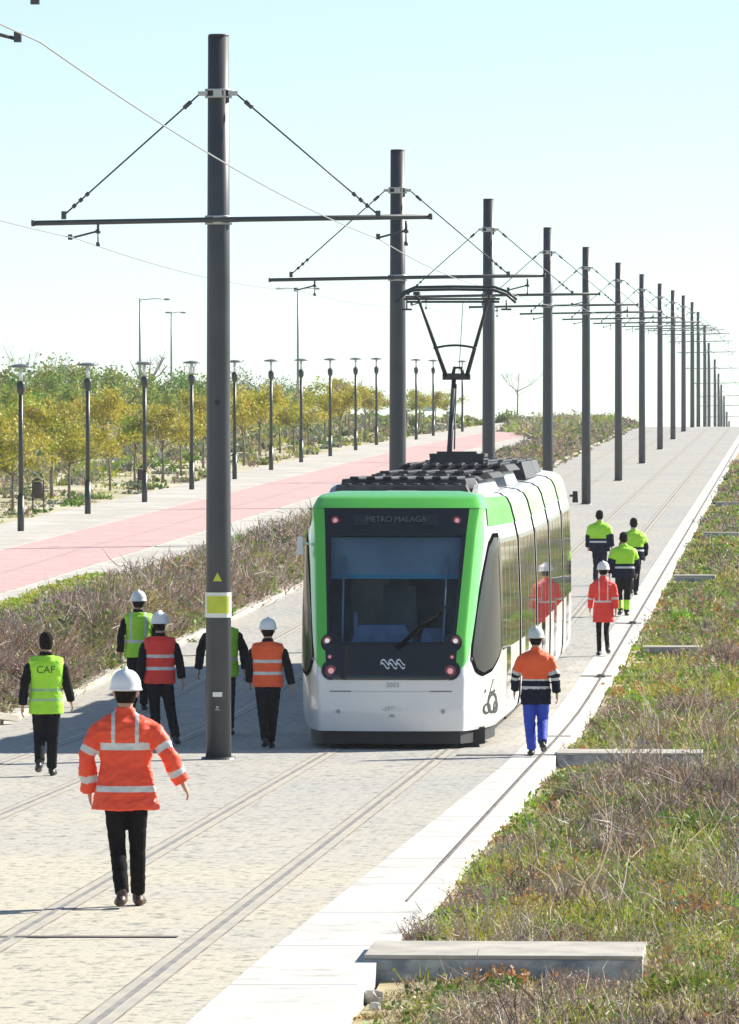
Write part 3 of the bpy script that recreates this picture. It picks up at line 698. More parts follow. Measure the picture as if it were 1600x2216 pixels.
mb = MB(); c0 = T(1.30, TL - .3, 2.9); mb.box(c0 + Vector((.10, 0, -.02)), (.10, .14, .20), taper=.8); mb.tube([c0, c0 + Vector((.1, 0, 0))], .02, 8); mb.build('rear_camera_mirror', M_black, tram)
# roof equipment
def roofbox(v0, v1, w, h0, h1, m, name, ribs=0, tp=.9, u0=0.):
    mb = MB(); L_ = v1 - v0; mb.box(T(u0, (v0 + v1) / 2, (h0 + h1) / 2), (w * 2, L_, h1 - h0), R=R_, taper=tp)
    for q in range(ribs):
        mb.box(T(u0 - w * .9 + 1.8 * w * (q + .5) / ribs, v0 + .1, h1 + .008), (w * 1.8 / ribs * .55, L_ * .1, .035), R=R_); mb.box(T(u0 - w * .9 + 1.8 * w * (q + .5) / ribs, (v0 + v1) / 2, h1 + .01), (w * 1.8 / ribs * .4, L_ * .8, .03), R=R_)
    o = mb.build(name, m, tram); bevel(o, .015); return o
roofbox(2.7, 3.1, .92, 3.30, 3.44, M_roof, 'roof_fairing', 9, .93)
roofbox(3.1, 6.0, .86, 3.34, 3.53, M_roof, 'air_conditioning_unit', 7, .97)
for sg in (-1, 1): mb = MB(); mb.box(T(sg * .96, 5.4, 3.33), (.10, 6.2, .26), R=R_, taper=.6); mb.build('roof_side_panel', M_roofl, tram)
roofbox(6.6, 8.6, .80, 3.34, 3.50, M_roofl, 'converter_box', 0)
roofbox(7.2, 8.4, .84, 3.50, 3.56, M_black, 'converter_lid', 5)
roofbox(10.2, 13.0, .86, 3.34, 3.52, M_roofl, 'battery_box', 0)
roofbox(10.3, 14.6, .90, 3.52, 3.60, M_black, 'battery_lid', 6)
roofbox(16.4, 20.4, .85, 3.34, 3.56, M_roofl, 'resistor_box', 0)
roofbox(16.4, 20.6, .88, 3.56, 3.66, M_black, 'resistor_grid', 8)
roofbox(22.2, 26.6, .92, 3.34, 3.62, M_roof, 'rear_cooling_unit', 7)
roofbox(28.4, 31.0, .84, 3.34, 3.56, M_roof, 'rear_roof_box', 6)
for v in (9.9, 15.2, 21.9, 28.1):
    mb = MB()
    for q in range(4): mb.tube([T(-.7 + q * .45, v - .5, 3.36), T(-.7 + q * .45, v - .3, 3.5), T(-.7 + q * .45, v + .3, 3.5), T(-.7 + q * .45, v + .5, 3.36)], .03, 6)
    mb.build('roof_cables', M_black, tram)
# pantograph
panto = MB(); PV = 19.2
M_pan = mat('pantograph_steel', (.035, .037, .04), .45)
M_ins = mat('insulator_white', (.75, .74, .70), .35)
mb = MB()
for q in range(6): mb.tube([T(-.30 + q * .12 - .0, PV - 1.1, 3.60), T(-.30 + q * .12, PV - 1.1, 3.76)], .035, 8)
mb.build('insulators', M_ins, tram)
mb = MB(); mb.box(T(0, PV - .8, 3.80), (.86, 1.2, .05), R=R_); mb.box(T(0, PV - 1.42, 3.72), (.84, .06, .18), R=R_); mb.box(T(0, PV - 1.42, 3.84), (.62, .08, .05), R=R_); mb.build('pantograph_base', M_pan, tram)
mb = MB(); mb.tube([T(-.14, PV - 1.0, 3.8), T(-.14, PV + .5, 4.98)], [.042, .036], 10); mb.tube([T(-.06, PV - 1.0, 3.9), T(-.10, PV + .4, 4.9)], .012, 6); mb.build('lower_arm', M_pan, tram)
mb = MB(); mb.box(T(-.10, PV + .5, 5.02), (.44, .1, .09), R=R_); mb.tube([T(-.32, PV + .5, 5.03), T(.12, PV + .5, 5.03)], .05, 10); mb.tube([T(-.16, PV + .48, 5.03), T(-.13, PV + .48, 5.17), T(-.02, PV + .48, 5.17), T(.01, PV + .48, 5.03)], .03, 8)
mb.build('knee_joint', M_pan, tram)
HH = 6.33
mb = MB(); kn = T(-.10, PV + .5, 5.02)
for sg, xe in ((-1, -.66), (1, .48)):
    mb.tube([T(-.10 + sg * .16, PV + .5, 5.02), T(xe, PV - .7, HH - .02)], [.036, .022], 8)
pts = []
for q in range(9):
    t = -1 + q / 4; f = .40; u = -.10 + t * (.16 + f * .45) ; pts.append(T(u, PV + .5 - 1.2 * f, 5.02 + (HH - 5.02) * f * .86 + .05 * (1 - t * t)))
mb.tube(pts, .018, 6); mb.tube([T(-.06, PV + .5, 5.1), T(.05, PV - .5, HH - .15)], .006, 5); mb.build('upper_arm', M_pan, tram)
mb = MB()
for dv, dh in ((-.95, .0), (-.55, .05)):
    pts = [T(-1.0, PV + dv, HH - .13 + dh), T(-.86, PV + dv, HH - .02 + dh), T(-.70, PV + dv, HH + .05 + dh), T(-.1, PV + dv, HH + .06 + dh), T(.55, PV + dv, HH + .05 + dh), T(.75, PV + dv, HH - .02 + dh), T(.90, PV + dv, HH - .15 + dh)]
    mb.tube(pts, .022, 8)
mb.box(T(-.1, PV - .95, HH - .09), (1.5, .04, .035), R=R_); mb.box(T(-.1, PV - .55, HH - .13), (1.45, .04, .035), R=R_)
for x in (-.66, .48): mb.tube([T(x, PV - 1.0, HH - .06), T(x, PV - .5, HH + .0)], .025, 6); mb.box(T(x, PV - .75, HH), (.10, .3, .05), R=R_)
for x in (-.82, .74): mb.tube([T(x, PV - .7, HH - .1), T(x, PV - .7, HH - .26)], .012, 6); mb.box(T(x, PV - .7, HH - .25), (.16, .04, .03), R=R_)
mb.build('collector_head', M_pan, tram)

# ------------------------------------------------------------------ people
M_skin = mat('skin', (.50, .30, .21), .55, col2=(.44, .25, .18), scale=9)
M_hair = mat('dark_hair', (.005, .004, .003), .85, col2=(.012, .009, .007), scale=60, spec=.1)
M_helm = mat('helmet_white', (.78, .79, .80), .3, coat=.3)
M_org = mat('hi_vis_orange_red', (.92, .085, .025), .6, col2=(.84, .065, .018), scale=6)
M_org2 = mat('hi_vis_orange', (.94, .13, .025), .6, col2=(.86, .10, .018), scale=6)
M_red = mat('hi_vis_red', (.88, .045, .03), .6, col2=(.78, .035, .022), scale=6)
M_lime = mat('hi_vis_lime', (.42, .84, .03), .6, col2=(.36, .76, .03), scale=6)
M_refl = mat('reflective_band', (.66, .67, .66), .35, col2=(.52, .54, .54), scale=12)
M_reflp = mat('reflective_band_faint', (.30, .52, .22), .4, col2=(.36, .56, .26), scale=12)
M_dark = mat('dark_cloth', (.006, .006, .009), .9, col2=(.011, .011, .015), scale=10, spec=.15)
M_navy = mat('navy_cloth', (.007, .009, .026), .9, col2=(.012, .014, .034), scale=10, spec=.15)
M_blk = mat('black_cloth', (.005, .004, .004), .9, col2=(.010, .008, .008), scale=10, spec=.15)
M_blue = mat('royal_blue_cloth', (.02, .07, .55), .7, col2=(.015, .05, .45), scale=6)
M_shoe = mat('black_leather', (.015, .013, .012), .45)
M_shoeb = mat('brown_leather', (.06, .03, .02), .5)
M_shirtw = mat('white_collar', (.7, .7, .7), .8)
def V3(a): return Vector(a)
def seg_d(p, a, b):
    ab = b - a; t = max(0., min(1., (p - a).dot(ab) / ab.length_squared)); return (p - (a + ab * t)).length, t
def remesh(mb, vox, smooth=3, wr=0., seed=0, wscale=9.):
    me = bpy.data.meshes.new('tmp'); me.from_pydata(mb.v, [], mb.f); o = bpy.data.objects.new('tmp', me); COL.objects.link(o)
    m = o.modifiers.new('r', 'REMESH'); m.mode = 'VOXEL'; m.voxel_size = vox
    if smooth: s = o.modifiers.new('s', 'SMOOTH'); s.iterations = smooth; s.factor = .5
    dg = bpy.context.evaluated_depsgraph_get(); out = bpy.data.meshes.new_from_object(o.evaluated_get(dg)); COL.objects.unlink(o); bpy.data.objects.remove(o); bpy.data.meshes.remove(me)
    if wr:
        ns = [v.normal.copy() for v in out.vertices]
        for v, n in zip(out.vertices, ns):
            c = v.co; a = mnoise.noise(Vector((c.x * wscale * .8 + seed, c.y * wscale * .8, c.z * wscale * 1.3))); b = mnoise.noise(Vector((c.x * 14 + seed, c.y * 14, c.z * 18)))
            cr = mnoise.noise(Vector((c.x * 5 + c.z * 9 + seed, c.y * 5, c.z * 14 - c.x * 10)))
            v.co = c + n * (wr * (abs(a) * 1.6 - .5) + wr * .35 * b + wr * .5 * (max(0, 1 - abs(cr) * 4) - .25))
    out.polygons.foreach_set('use_smooth', [True] * len(out.polygons)); out.update(); return out
def finish(me, name, mats, parent, fn=None):
    me.materials.clear()
    for m in mats: me.materials.append(m)
    idx = [fn(p.center) for p in me.polygons] if fn else [0] * len(me.polygons)
    me.polygons.foreach_set('material_index', idx); me.name = name
    o = bpy.data.objects.new(name, me); link(o, parent); return o
def person(x, d, label, H=1.75, group=None, yaw=0., vox=.011, L=None, R=None, legs=None, top=None, vest=None, trousers=M_dark, helmet=True, hair=M_hair, lean=0., bulk=1.0,
           tro_cuff=None, shoes=M_shoe, legw=1.0, dh=0., headturn=0., kface=None):
    """stands with the back to the camera; L = viewer's left. L/R: (elbow, wrist) in units of a 1.75 m body."""
    t = empty('person', PX(x, d, dh), yaw, label, 'person', group); sc = H / 1.75; t.scale = (sc, sc, sc)
    L = L or ((-.245, -.06, 1.14), (-.262, -.03, .89)); R = R or ((.25, .05, 1.14), (.265, .16, .92))
    legs = legs or (((-.09, .10, .48), (-.07, -.16, .13)), ((.085, .10, .48), (.07, .20, .085)))
    sh = {-1: V3((-.185, 0, 1.385)), 1: V3((.185, 0, 1.385))}; ar = {-1: (V3(L[0]), V3(L[1])), 1: (V3(R[0]), V3(R[1]))}; lg = {-1: (V3(legs[0][0]), V3(legs[0][1])), 1: (V3(legs[1][0]), V3(legs[1][1]))}
    ly = lambda z: lean * (z - .9)
    # --- body: one continuous surface
    mb = MB()
    mb.rings([(0, ly(.86), .84, .09, .07), (0, ly(.9), .9, .135, .09), (0, ly(1.05), 1.05, .135, .09), (0, ly(1.2), 1.2, .155, .10), (0, ly(1.35), 1.35, .175, .10), (0, ly(1.42), 1.42, .14, .085), (0, ly(1.46), 1.46, .06, .06)], 20)
    hd = Matrix.Rotation(headturn, 3, 'Z'); hc = V3((0, ly(1.62) + .01, 1.62))
    prof = [(-.125, .028, .040, .050), (-.105, .045, .060, .035), (-.07, .062, .078, .018), (-.02, .073, .092, .006), (.03, .077, .098, 0), (.08, .070, .092, -.004), (.11, .050, .068, -.004), (.128, .018, .026, -.002)]
    n = 20; vs = []
    for (z, rx, ry, cy) in prof:
        for j in range(n):
            a = 2 * math.pi * j / n; vs.append(hc + hd @ V3((rx * math.cos(a), cy + ry * math.sin(a), z)))
    fs = [(i * n + j, i * n + (j + 1) % n, (i + 1) * n + (j + 1) % n, (i + 1) * n + j) for i in range(len(prof) - 1) for j in range(n)] + [tuple(reversed(range(n))), tuple((len(prof) - 1) * n + j for j in range(n))]
    mb.add(vs, fs)
    mb.tube([hc + hd @ V3((0, .090, .035)), hc + hd @ V3((0, .112, -.01)), hc + hd @ V3((0, .098, -.03))], [.010, .019, .012], 8)      # nose
    mb.tube([hc + hd @ V3((-.03, .086, -.062)), hc + hd @ V3((.03, .086, -.062))], .012, 8)                                               # mouth
    for s in (-1, 1):
        mb.tube([hc + hd @ V3((s * .078, -.012, -.035)), hc + hd @ V3((s * .086, -.020, .0)), hc + hd @ V3((s * .082, -.015, .035))], [.010, .018, .012], 8)   # ears
        mb.tube([hc + hd @ V3((s * .045, .083, .025)), hc + hd @ V3((s * .018, .093, .025))], .011, 6)                                         # brow
    mb.tube([(0, ly(1.42), 1.40), (0, ly(1.5) + .0, 1.50), hc - V3((0, .005, .05))], [.064, .055, .055], 14)
    for s in (-1, 1):
        e, w = ar[s]; mb.tube([sh[s] + V3((-s * .04, ly(1.4), -.01)), (sh[s] + e) / 2 + V3((0, ly(1.3) * .5, 0)), e, (e + w) / 2, w], [.055, .05, .042, .038, .029], 12)
        # hand: palm, four unequal curled fingers and a thumb
        dr = (w - e).normalized(); sd = V3((0, 1, 0)); sd = (sd - dr * sd.dot(dr)).normalized(); nrm = dr.cross(sd) * (1 if s > 0 else -1)   # nrm: away from the body
        mb.tube([w, w + dr * .045, w + dr * .09], [(.022, .028), (.018, .040), (.014, .038)], 10)
        for q, (off, ln) in enumerate(((.030, .070), (.010, .078), (-.010, .072), (-.028, .056))):
            b = w + dr * .085 + sd * off; cu = -nrm
            mb.tube([b, b + dr * ln * .45 + cu * .004, b + dr * ln * .75 + cu * .018, b + dr * ln * .9 + cu * .036], [.0095, .009, .008, .007], 7)
        b = w + dr * .03 + sd * .028; mb.tube([b, b + dr * .03 + sd * .024 - nrm * .008, b + dr * .062 + sd * .026 - nrm * .018], [.012, .011, .009], 7)
    for s in (-1, 1):
        k, a = lg[s]; hb = V3((s * .085, ly(.9) * .8, .86)); mb.tube([hb, hb.lerp(k, .45), k, k.lerp(a, .5) + V3((0, -.014, 0)), a, a - V3((0, -.02, .03))], [.062, .056, .044, .042, .034, .034], 14)
        mb.tube([a + V3((0, -.05, -.045)), a + V3((0, .04, -.04)), a + V3((0, .14, -.055))], [.03, .036, .026], 10)
    bm_ = remesh(mb, min(vox, .0085), 2); finish(bm_, 'body', [M_skin], t)
    # --- trousers
    mb = MB(); lw = legw
    mb.rings([(0, ly(.80), .80, .125 * lw, .09), (0, ly(.86), .86, .178, .125), (0, ly(.95), .95, .172, .120), (0, ly(1.04), 1.04, .155, .108)], 20)
    for s in (-1, 1):
        k, a = lg[s]; h0 = V3((s * .088, ly(.9) * .8, .86)); m1 = h0.lerp(k, .45); m2 = k.lerp(a, .5) + V3((0, -.014, 0))
        mb.tube([h0 + V3((0, 0, .04)), h0, m1, k, m2, a + V3((0, 0, .015))], [.088 * lw, .094 * lw, .088 * lw, .072 * lw, .068 * lw, .062 * lw], 14)
    me = remesh(mb, vox, 3, .006, x, 11)
    if tro_cuff: finish(me, 'trousers', [trousers, tro_cuff[0]], t, lambda c: 1 if tro_cuff[1] < c.z < tro_cuff[2] else 0)
    else: finish(me, 'trousers', [trousers], t)
    for s in (-1, 1):
        k, a = lg[s]; mb = MB(); up = a.z > .12; pt = V3((0, .0, 0))
        tilt = Matrix.Rotation(-min(.9, (a.z - .085) * 3.2), 3, 'X')
        R3 = [(-.078, -.060, .022, .030), (-.055, -.048, .038, .040), (.0, -.040, .044, .046), (.07, -.052, .046, .034), (.13, -.062, .042, .024), (.168, -.068, .022, .014)]
        pts = [a + tilt @ V3((s * .008 + (s * .012 if y > .05 else 0), y, z)) for (y, z, rx, rz) in R3]
        mb.tube(pts, [(rx, rz) for (y, z, rx, rz) in R3], 12); mb.tube([a + V3((0, -.005, -.05)), a + V3((0, 0, .05))], [.043, .043], 10)
        finish(remesh(mb, .010, 2), 'shoe', [shoes], t)
    # --- upper garments
    def torso(mb, hem, g, fl=0., collar=True, hemw=.19):
        r = [(0, ly(hem), hem, (hemw + fl) * bulk + g, (.130 + fl * .6) * bulk + g), (0, ly((hem + 1.05) / 2), (hem + 1.05) / 2, (.182 + fl * .6) * bulk + g, (.128 + fl * .4) * bulk + g), (0, ly(1.05), 1.07, .172 * bulk + g, .122 * bulk + g), (0, ly(1.2), 1.2, .184 * bulk + g, .130 * bulk + g),
             (0, ly(1.33) - .01, 1.33, .202 * bulk + g, .128 * bulk + g), (0, ly(1.40) - .01, 1.405, .190 * bulk + g, .105 * bulk + g), (0, ly(1.44), 1.45, .125 * bulk + g, .078 + g), (0, ly(1.47), 1.475, .082 + g, .068 + g)]
        if collar: r.append((0, ly(1.5), 1.52, .068 + g, .066 + g))
        mb.rings(r, 24)
    def sleeves(mb, g, ratio=1.0, cuff=.0):
        for s in (-1, 1):
            e, w = ar[s]; w2 = e.lerp(w, ratio); a = sh[s] + V3((-s * .06, ly(1.4), .0))
            mb.tube([a, sh[s].lerp(e, .25) + V3((0, ly(1.35), 0)), sh[s].lerp(e, .65), e, e.lerp(w2, .5), w2], [.060 * bulk + g, .068 * bulk + g, .064 * bulk + g, .060 * bulk + g, .056 * bulk + g + cuff * .5, .048 * bulk + g + cuff], 14)
    def part_of(c, torso_w=.15):
        best = (abs(c.x) - torso_w * 1.15 if abs(c.x) > torso_w * 1.15 else 0.0, 'T', 0)
        s = -1 if c.x < 0 else 1; e, w = ar[s]
        d1, t1 = seg_d(c, sh[s] + V3((0, ly(1.4), 0)), e); d2, t2 = seg_d(c, e, w)
        if min(d1, d2) < .085 * bulk and abs(c.x) > torso_w: return ('U', t1) if d1 < d2 else ('F', t2)
        return ('T', 0)
    if top:
        mb = MB(); torso(mb, top.get('hem', .86), top.get('g', .0), top.get('fl', 0.), True, top.get('hemw', .19)); sleeves(mb, top.get('g', 0.), 1.0, top.get('cuff', .006))
        me = remesh(mb, vox, 4, top.get('wr', .009), x * .37, top.get('ws', 8.)); fn = top.get('fn')
        finish(me, top.get('name', 'jacket'), top['mats'], t, (lambda c: fn(c, *part_of(c))) if fn else None)
    if vest:
        mb = MB(); torso(mb, vest.get('hem', .84), .022, vest.get('fl', 0.), False, vest.get('hemw', .185))
        for s in (-1, 1): mb.tube([(s * .12, ly(1.4), 1.40), (s * .20, ly(1.4), 1.385)], [.07, .062], 12)
        me = remesh(mb, vox, 4, .008, x * .77, 7.)
        fn = vest.get('fn'); o = finish(me, 'vest', vest['mats'], t, fn)
        if vest.get('text'):
            tx, z0, sz = vest['text']; dg = bpy.context.evaluated_depsgraph_get(); me_o = o
            from mathutils.bvhtree import BVHTree
            bv = BVHTree.FromPolygons([v.co.copy() for v in me.vertices], [list(p.vertices) for p in me.polygons])
            def place(px, py):
                h = bv.ray_cast(V3((px, -1, z0 + py)), V3((0, 1, 0))); return (h[0] + V3((0, -.006, 0))) if h[0] else V3((px, -.15, z0 + py))
            text_mesh(tx, sz, 'vest_lettering', mat('lettering_dark', (.05, .12, .03), .6), o, place)
    # --- head cover
    if helmet:
        hm = helmet if not isinstance(helmet, bool) else M_helm
        mb = MB(); rs = []
        for q in range(9):
            a = math.pi / 2 * q / 8; rs.append((0, .0, .045 + .135 * math.sin(a), .118 * math.cos(a) ** .8 if q < 8 else .004, .142 * math.cos(a) ** .8 if q < 8 else .004))
        vs = []; n = 28
        for (cx, cy, z, rx, ry) in [(0, 0, .018, .112, .136), (0, .006, .022, .128, .160), (0, .004, .034, .124, .152)] + rs:
            for j in range(n):
                a = 2 * math.pi * j / n; ridge = .004 if abs(math.cos(a)) < .12 and z > .1 else 0
                vs.append(hc + hd @ V3((rx * math.cos(a), -.004 + cy + ry * math.sin(a) * (1.16 if (math.sin(a) > 0 and z < .03) else 1), z + ridge)))
        m_ = len(rs) + 3; fs = [(i * n + j, i * n + (j + 1) % n, (i + 1) * n + (j + 1) % n, (i + 1) * n + j) for i in range(m_ - 1) for j in range(n)] + [tuple(reversed(range(n))), tuple((m_ - 1) * n + j for j in range(n))]
        mb.add(vs, fs, 0, True); mb.tube([hc + hd @ V3((0, -.11, .13)), hc + hd @ V3((0, -.04, .182)), hc + hd @ V3((0, .05, .184)), hc + hd @ V3((0, .12, .125))], [.008, .016, .016, .008], 8)
        mb.build('helmet', hm, t)
    mb = MB(); vs = []; n = 20
    for (z, rx, ry, cy) in [(-.075, .060, .060, -.022), (-.05, .074, .080, -.020), (.0, .083, .094, -.016), (.05, .086, .102, -.010), (.09, .080, .102, -.006), (.12, .060, .078, -.004), (.142, .022, .03, -.004)]:
        for j in range(n):
            a = 2 * math.pi * j / n; y = cy + ry * math.sin(a)
            if z < .07: y = min(y, .030)
            vs.append(hc + hd @ V3((rx * math.cos(a), y, z)))
    fs = [(i * n + j, i * n + (j + 1) % n, (i + 1) * n + (j + 1) % n, (i + 1) * n + j) for i in range(6) for j in range(n)] + [tuple(reversed(range(n))), tuple(6 * n + j for j in range(n))]
    mb.add(vs, fs, 0, True); mb.build('hair', hair, t)
    return t
def xb(c, z0, z1): return z0 < c.z < z1
# 1 tall man nearest the camera
def f1(c, p, t):
    if p == 'T':
        if xb(c, 1.195, 1.25) or xb(c, .875, .925): return 1
        if c.z > 1.22 and .075 < abs(c.x) < .105: return 1
        return 0
    if p == 'U': return 1 if .72 < t < .92 else 0
    return 1 if .52 < t < .72 else 0
person(272, 56.8, 'tall person nearest the camera in long orange coat with silver bands and white helmet', 1.90, vox=.009,
       L=((-.295, .02, 1.15), (-.275, .10, .88)), R=((.315, -.05, 1.17), (.425, .02, .95)), legs=(((-.065, .08, .47), (-.02, -.18, .105)), ((.085, .12, .465), (.085, .22, .083))),
       top=dict(mats=[M_org, M_refl], hem=.74, fl=.032, fn=f1, bulk=1, wr=.012, ws=5., cuff=.016, hemw=.20, name='coat'), trousers=M_blk, bulk=1.13, shoes=M_shoeb, legw=.90)
# 2 lime vest with lettering at the left
person(100, 82.0, 'bareheaded dark haired person in lime vest with dark lettering, at the left edge', 1.70, vox=.012, group=None,
       L=((-.26, -.05, 1.13), (-.285, -.04, .87)), R=((.245, .04, 1.14), (.295, .16, .92)), legs=(((-.085, .10, .48), (-.07, -.20, .17)), ((.075, .08, .48), (.06, .16, .085))),
       top=dict(mats=[M_dark], hem=.86), vest=dict(mats=[M_lime, M_reflp], hem=.76, fl=.012, fn=lambda c: 1 if xb(c, 1.035, 1.075) or xb(c, .915, .955) else 0, text=('CAF', 1.30, .125)), trousers=M_dark, helmet=False)
# 3 lime vest, half hidden
person(300, 104, 'person in lime vest and white helmet half hidden behind the orange vest wearer', 1.76, L=((-.26, -.06, 1.13), (-.27, -.04, .88)),
       top=dict(mats=[M_dark], hem=.86), vest=dict(mats=[M_lime, M_refl], hem=.80, fl=.008, fn=lambda c: 1 if xb(c, 1.02, 1.06) or (c.z > 1.04 and .09 < abs(c.x) < .125) else 0), trousers=M_dark)
# 4 orange-red vest
vb = lambda c: 1 if xb(c, 1.18, 1.222) or xb(c, 1.015, 1.057) else 0
person(346, 91.5, 'person in red vest with silver bands and white helmet, just left of the placard pole', 1.72, R=((.26, -.02, 1.15), (.30, -.02, .90)), legs=(((-.07, .12, .48), (-.05, .20, .085)), ((.14, .08, .48), (.22, -.16, .11))), headturn=-.3,
       top=dict(mats=[M_dark], hem=.84), vest=dict(mats=[M_red, M_refl], hem=.83, fn=vb), trousers=M_dark, bulk=1.05)
# 5 behind the pole
person(482, 95.0, 'person in lime vest and white helmet mostly hidden behind the placard pole', 1.78, L=((-.30, .0, 1.15), (-.33, .04, .90)), R=((.29, .0, 1.14), (.30, .04, .90)), yaw=-.1, headturn=-.2,
       top=dict(mats=[M_dark], hem=.86), vest=dict(mats=[M_lime, M_refl], hem=.80, fn=lambda c: 1 if xb(c, 1.02, 1.06) else 0), trousers=M_dark, bulk=1.08)
# 6 orange vest beside the tram
person(580, 90.5, 'person in orange vest with silver bands and white helmet, between placard pole and tram', 1.66, R=((.275, -.05, 1.13), (.325, -.02, .89)), L=((-.25, .05, 1.13), (-.255, .17, .92)), legs=(((-.07, .08, .48), (-.03, -.14, .11)), ((.07, .08, .48), (.035, .16, .085))),
       top=dict(mats=[M_dark], hem=.86), vest=dict(mats=[M_org2, M_refl], hem=.85, fn=vb), trousers=M_dark, bulk=1.05)
# 7 orange and navy jacket
def f7(c, p, t):
    if p == 'T': return 0 if c.z > 1.075 else 1 if c.z > 1.045 else 2 if c.z > .975 else 1 if c.z > .935 else 2
    if p == 'U': return 0 if t < .82 else 1
    return 2 if t < .14 or t > .30 else 1
person(1160, 87.8, 'person in orange and navy jacket and bright blue trousers, on the white path', 1.60, dh=.006, L=((-.275, .05, 1.14), (-.29, .15, .91)), R=((.265, -.06, 1.13), (.29, -.04, .88)), legs=(((-.085, .06, .48), (-.05, .14, .085)), ((.10, .12, .49), (.085, -.20, .19))),
       top=dict(mats=[M_org2, M_refl, M_navy], hem=.72, fn=f7, hemw=.18, fl=.01, wr=.010), trousers=M_blue, bulk=1.12, legw=1.1, helmet=mat('helmet_grey_white', (.62, .66, .62), .35))
# 8 long red coat
def f8(c, p, t): return 1 if (p == 'T' and xb(c, 1.02, 1.055)) or (p == 'F' and .1 < t < .25) or (p == 'T' and c.z > 1.05 and .07 < abs(c.x) < .09) else 0
person(1306, 123.5, 'person in long red coat and white helmet with thin black legs, on the white path', 1.64, dh=.006, L=((-.235, .03, 1.14), (-.245, .12, .91)), R=((.235, -.04, 1.14), (.24, -.02, .90)), legs=(((-.08, .08, .48), (-.07, .14, .085)), ((.06, .10, .48), (.075, -.16, .15))),
       top=dict(mats=[M_red, M_refl], hem=.64, fl=.03, fn=f8, hemw=.18, name='coat'), trousers=M_blk, bulk=.98, legw=.72)
# 9-11 three in lime and navy jackets
def f9(c, p, t):
    if p == 'T': return 0 if c.z > 1.10 else 2 if c.z > 1.04 else 1 if c.z > 1.0 else 2
    if p == 'U': return 0 if t < .8 else 2
    return 2
for (x, d, H, lb, k_) in ((1298, 160.5, 1.74, 'broad person in lime and navy jacket, leftmost of the three beyond the red coat', {}),
                          (1372, 154.0, 1.72, 'person in lime and navy jacket, rightmost of the three beyond the red coat', {}),
                          (1350, 142.0, 1.72, 'person in lime and navy jacket with lime trouser cuffs, nearest of the three', dict(tro_cuff=(M_lime, .14, .34)))):
    person(x, d, lb, H, top=dict(mats=[M_lime, M_refl, M_navy], hem=.80, fn=f9, wr=.010, hemw=.19), trousers=M_navy if x == 1298 else M_dark, helmet=False, bulk=1.34, vox=.014,
           L=((-.265, -.05 if x > 1340 else .05, 1.14), (-.29, -.02 if x > 1340 else .16, .90)), R=((.265, .05 if x > 1340 else -.05, 1.14), (.285, .17 if x > 1340 else -.02, .91)), yaw=(x - 1345) * .004, **k_)

# ------------------------------------------------------------------ vegetation
L_yg = leaf_mat('leaf_yellow_green', (0.3, 0.36, 0.03), (0.46, 0.46, 0.06), 1.5)
L_gr = leaf_mat('leaf_green', (0.12, 0.24, 0.03), (0.2, 0.34, 0.05), 1.5)
L_bg = leaf_mat('leaf_bright_green', (0.22, 0.48, 0.03), (0.34, 0.56, 0.05), 1.5)
L_ol = leaf_mat('leaf_olive', (0.25, 0.24, 0.08), (0.38, 0.34, 0.13), 1.5)
L_dk = leaf_mat('leaf_dark_green', (0.06, 0.12, 0.035), (0.1, 0.17, 0.05), 1.5)
L_yl = leaf_mat('leaf_autumn_yellow', (.47, .38, .04), (.54, .47, .07), 1.5)
L_or = leaf_mat('leaf_rust', (0.45, 0.2, 0.05), (0.4, 0.22, 0.08), 1.5)
L_st = leaf_mat('straw', (0.62, 0.54, 0.32), (0.5, 0.42, 0.23), 1.5)
L_gy = leaf_mat('leaf_grey_green', (0.19, 0.23, 0.17), (0.28, 0.31, 0.23), 1.5)
T_br = mat('twig_brown', (.30, .20, .14), .9, col2=(.42, .30, .22), scale=3, spec=.1)
T_pu = mat('twig_purplish', (.36, .24, .21), .9, col2=(.46, .33, .28), scale=3, spec=.1)
T_dk = mat('twig_dark', (.09, .07, .06), .9, col2=(.16, .12, .10), scale=3, spec=.1)
T_gy = mat('twig_grey', (.48, .43, .37), .9, col2=(.62, .57, .50), scale=3, spec=.1)
M_bark = mat('bark', (.16, .13, .10), .9, col2=(.28, .24, .19), scale=8, bump=.5, spec=.1)
PAL = [L_yg, L_gr, L_bg, L_ol, L_dk, L_yl, L_or, L_st, L_gy, T_br, T_pu, T_dk, T_gy]
YG, GR, BG, OL, DK, YL, OR, ST, GY, BR, PU, TD, TG = range(13)
def rnd_dirs(n, up=.5):
    v = RNG.normal(size=(n, 3)); v[:, 2] = np.abs(v[:, 2]) + up; return v / np.linalg.norm(v, axis=1)[:, None]
def blades(B, D, Ln, Wd_, droop=.15):
    """tapering quads bent once: base B, direction D, length Ln, width Wd_ -> V (5n), two quads folded as one quad + one tri (stored as quads)"""
    n = len(B); r = RNG.normal(size=(n, 3)); side = np.cross(D, r); side /= np.linalg.norm(side, axis=1)[:, None] + 1e-9
    mid = B + D * (Ln * .55)[:, None]; tip = B + D * Ln[:, None] + RNG.normal(size=(n, 3)) * (Ln * .10)[:, None]; tip[:, 2] -= Ln * droop
    w = (Wd_ / 2)[:, None]
    V = np.stack([B - side * w, B + side * w, mid + side * w * .8, mid - side * w * .8, tip + side * w * .25, tip - side * w * .25], 1).reshape(-1, 3)
    i = np.arange(n) * 6; Q = np.concatenate([np.stack([i, i + 1, i + 2, i + 3], 1), np.stack([i + 3, i + 2, i + 4, i + 5], 1)])
    return V, Q
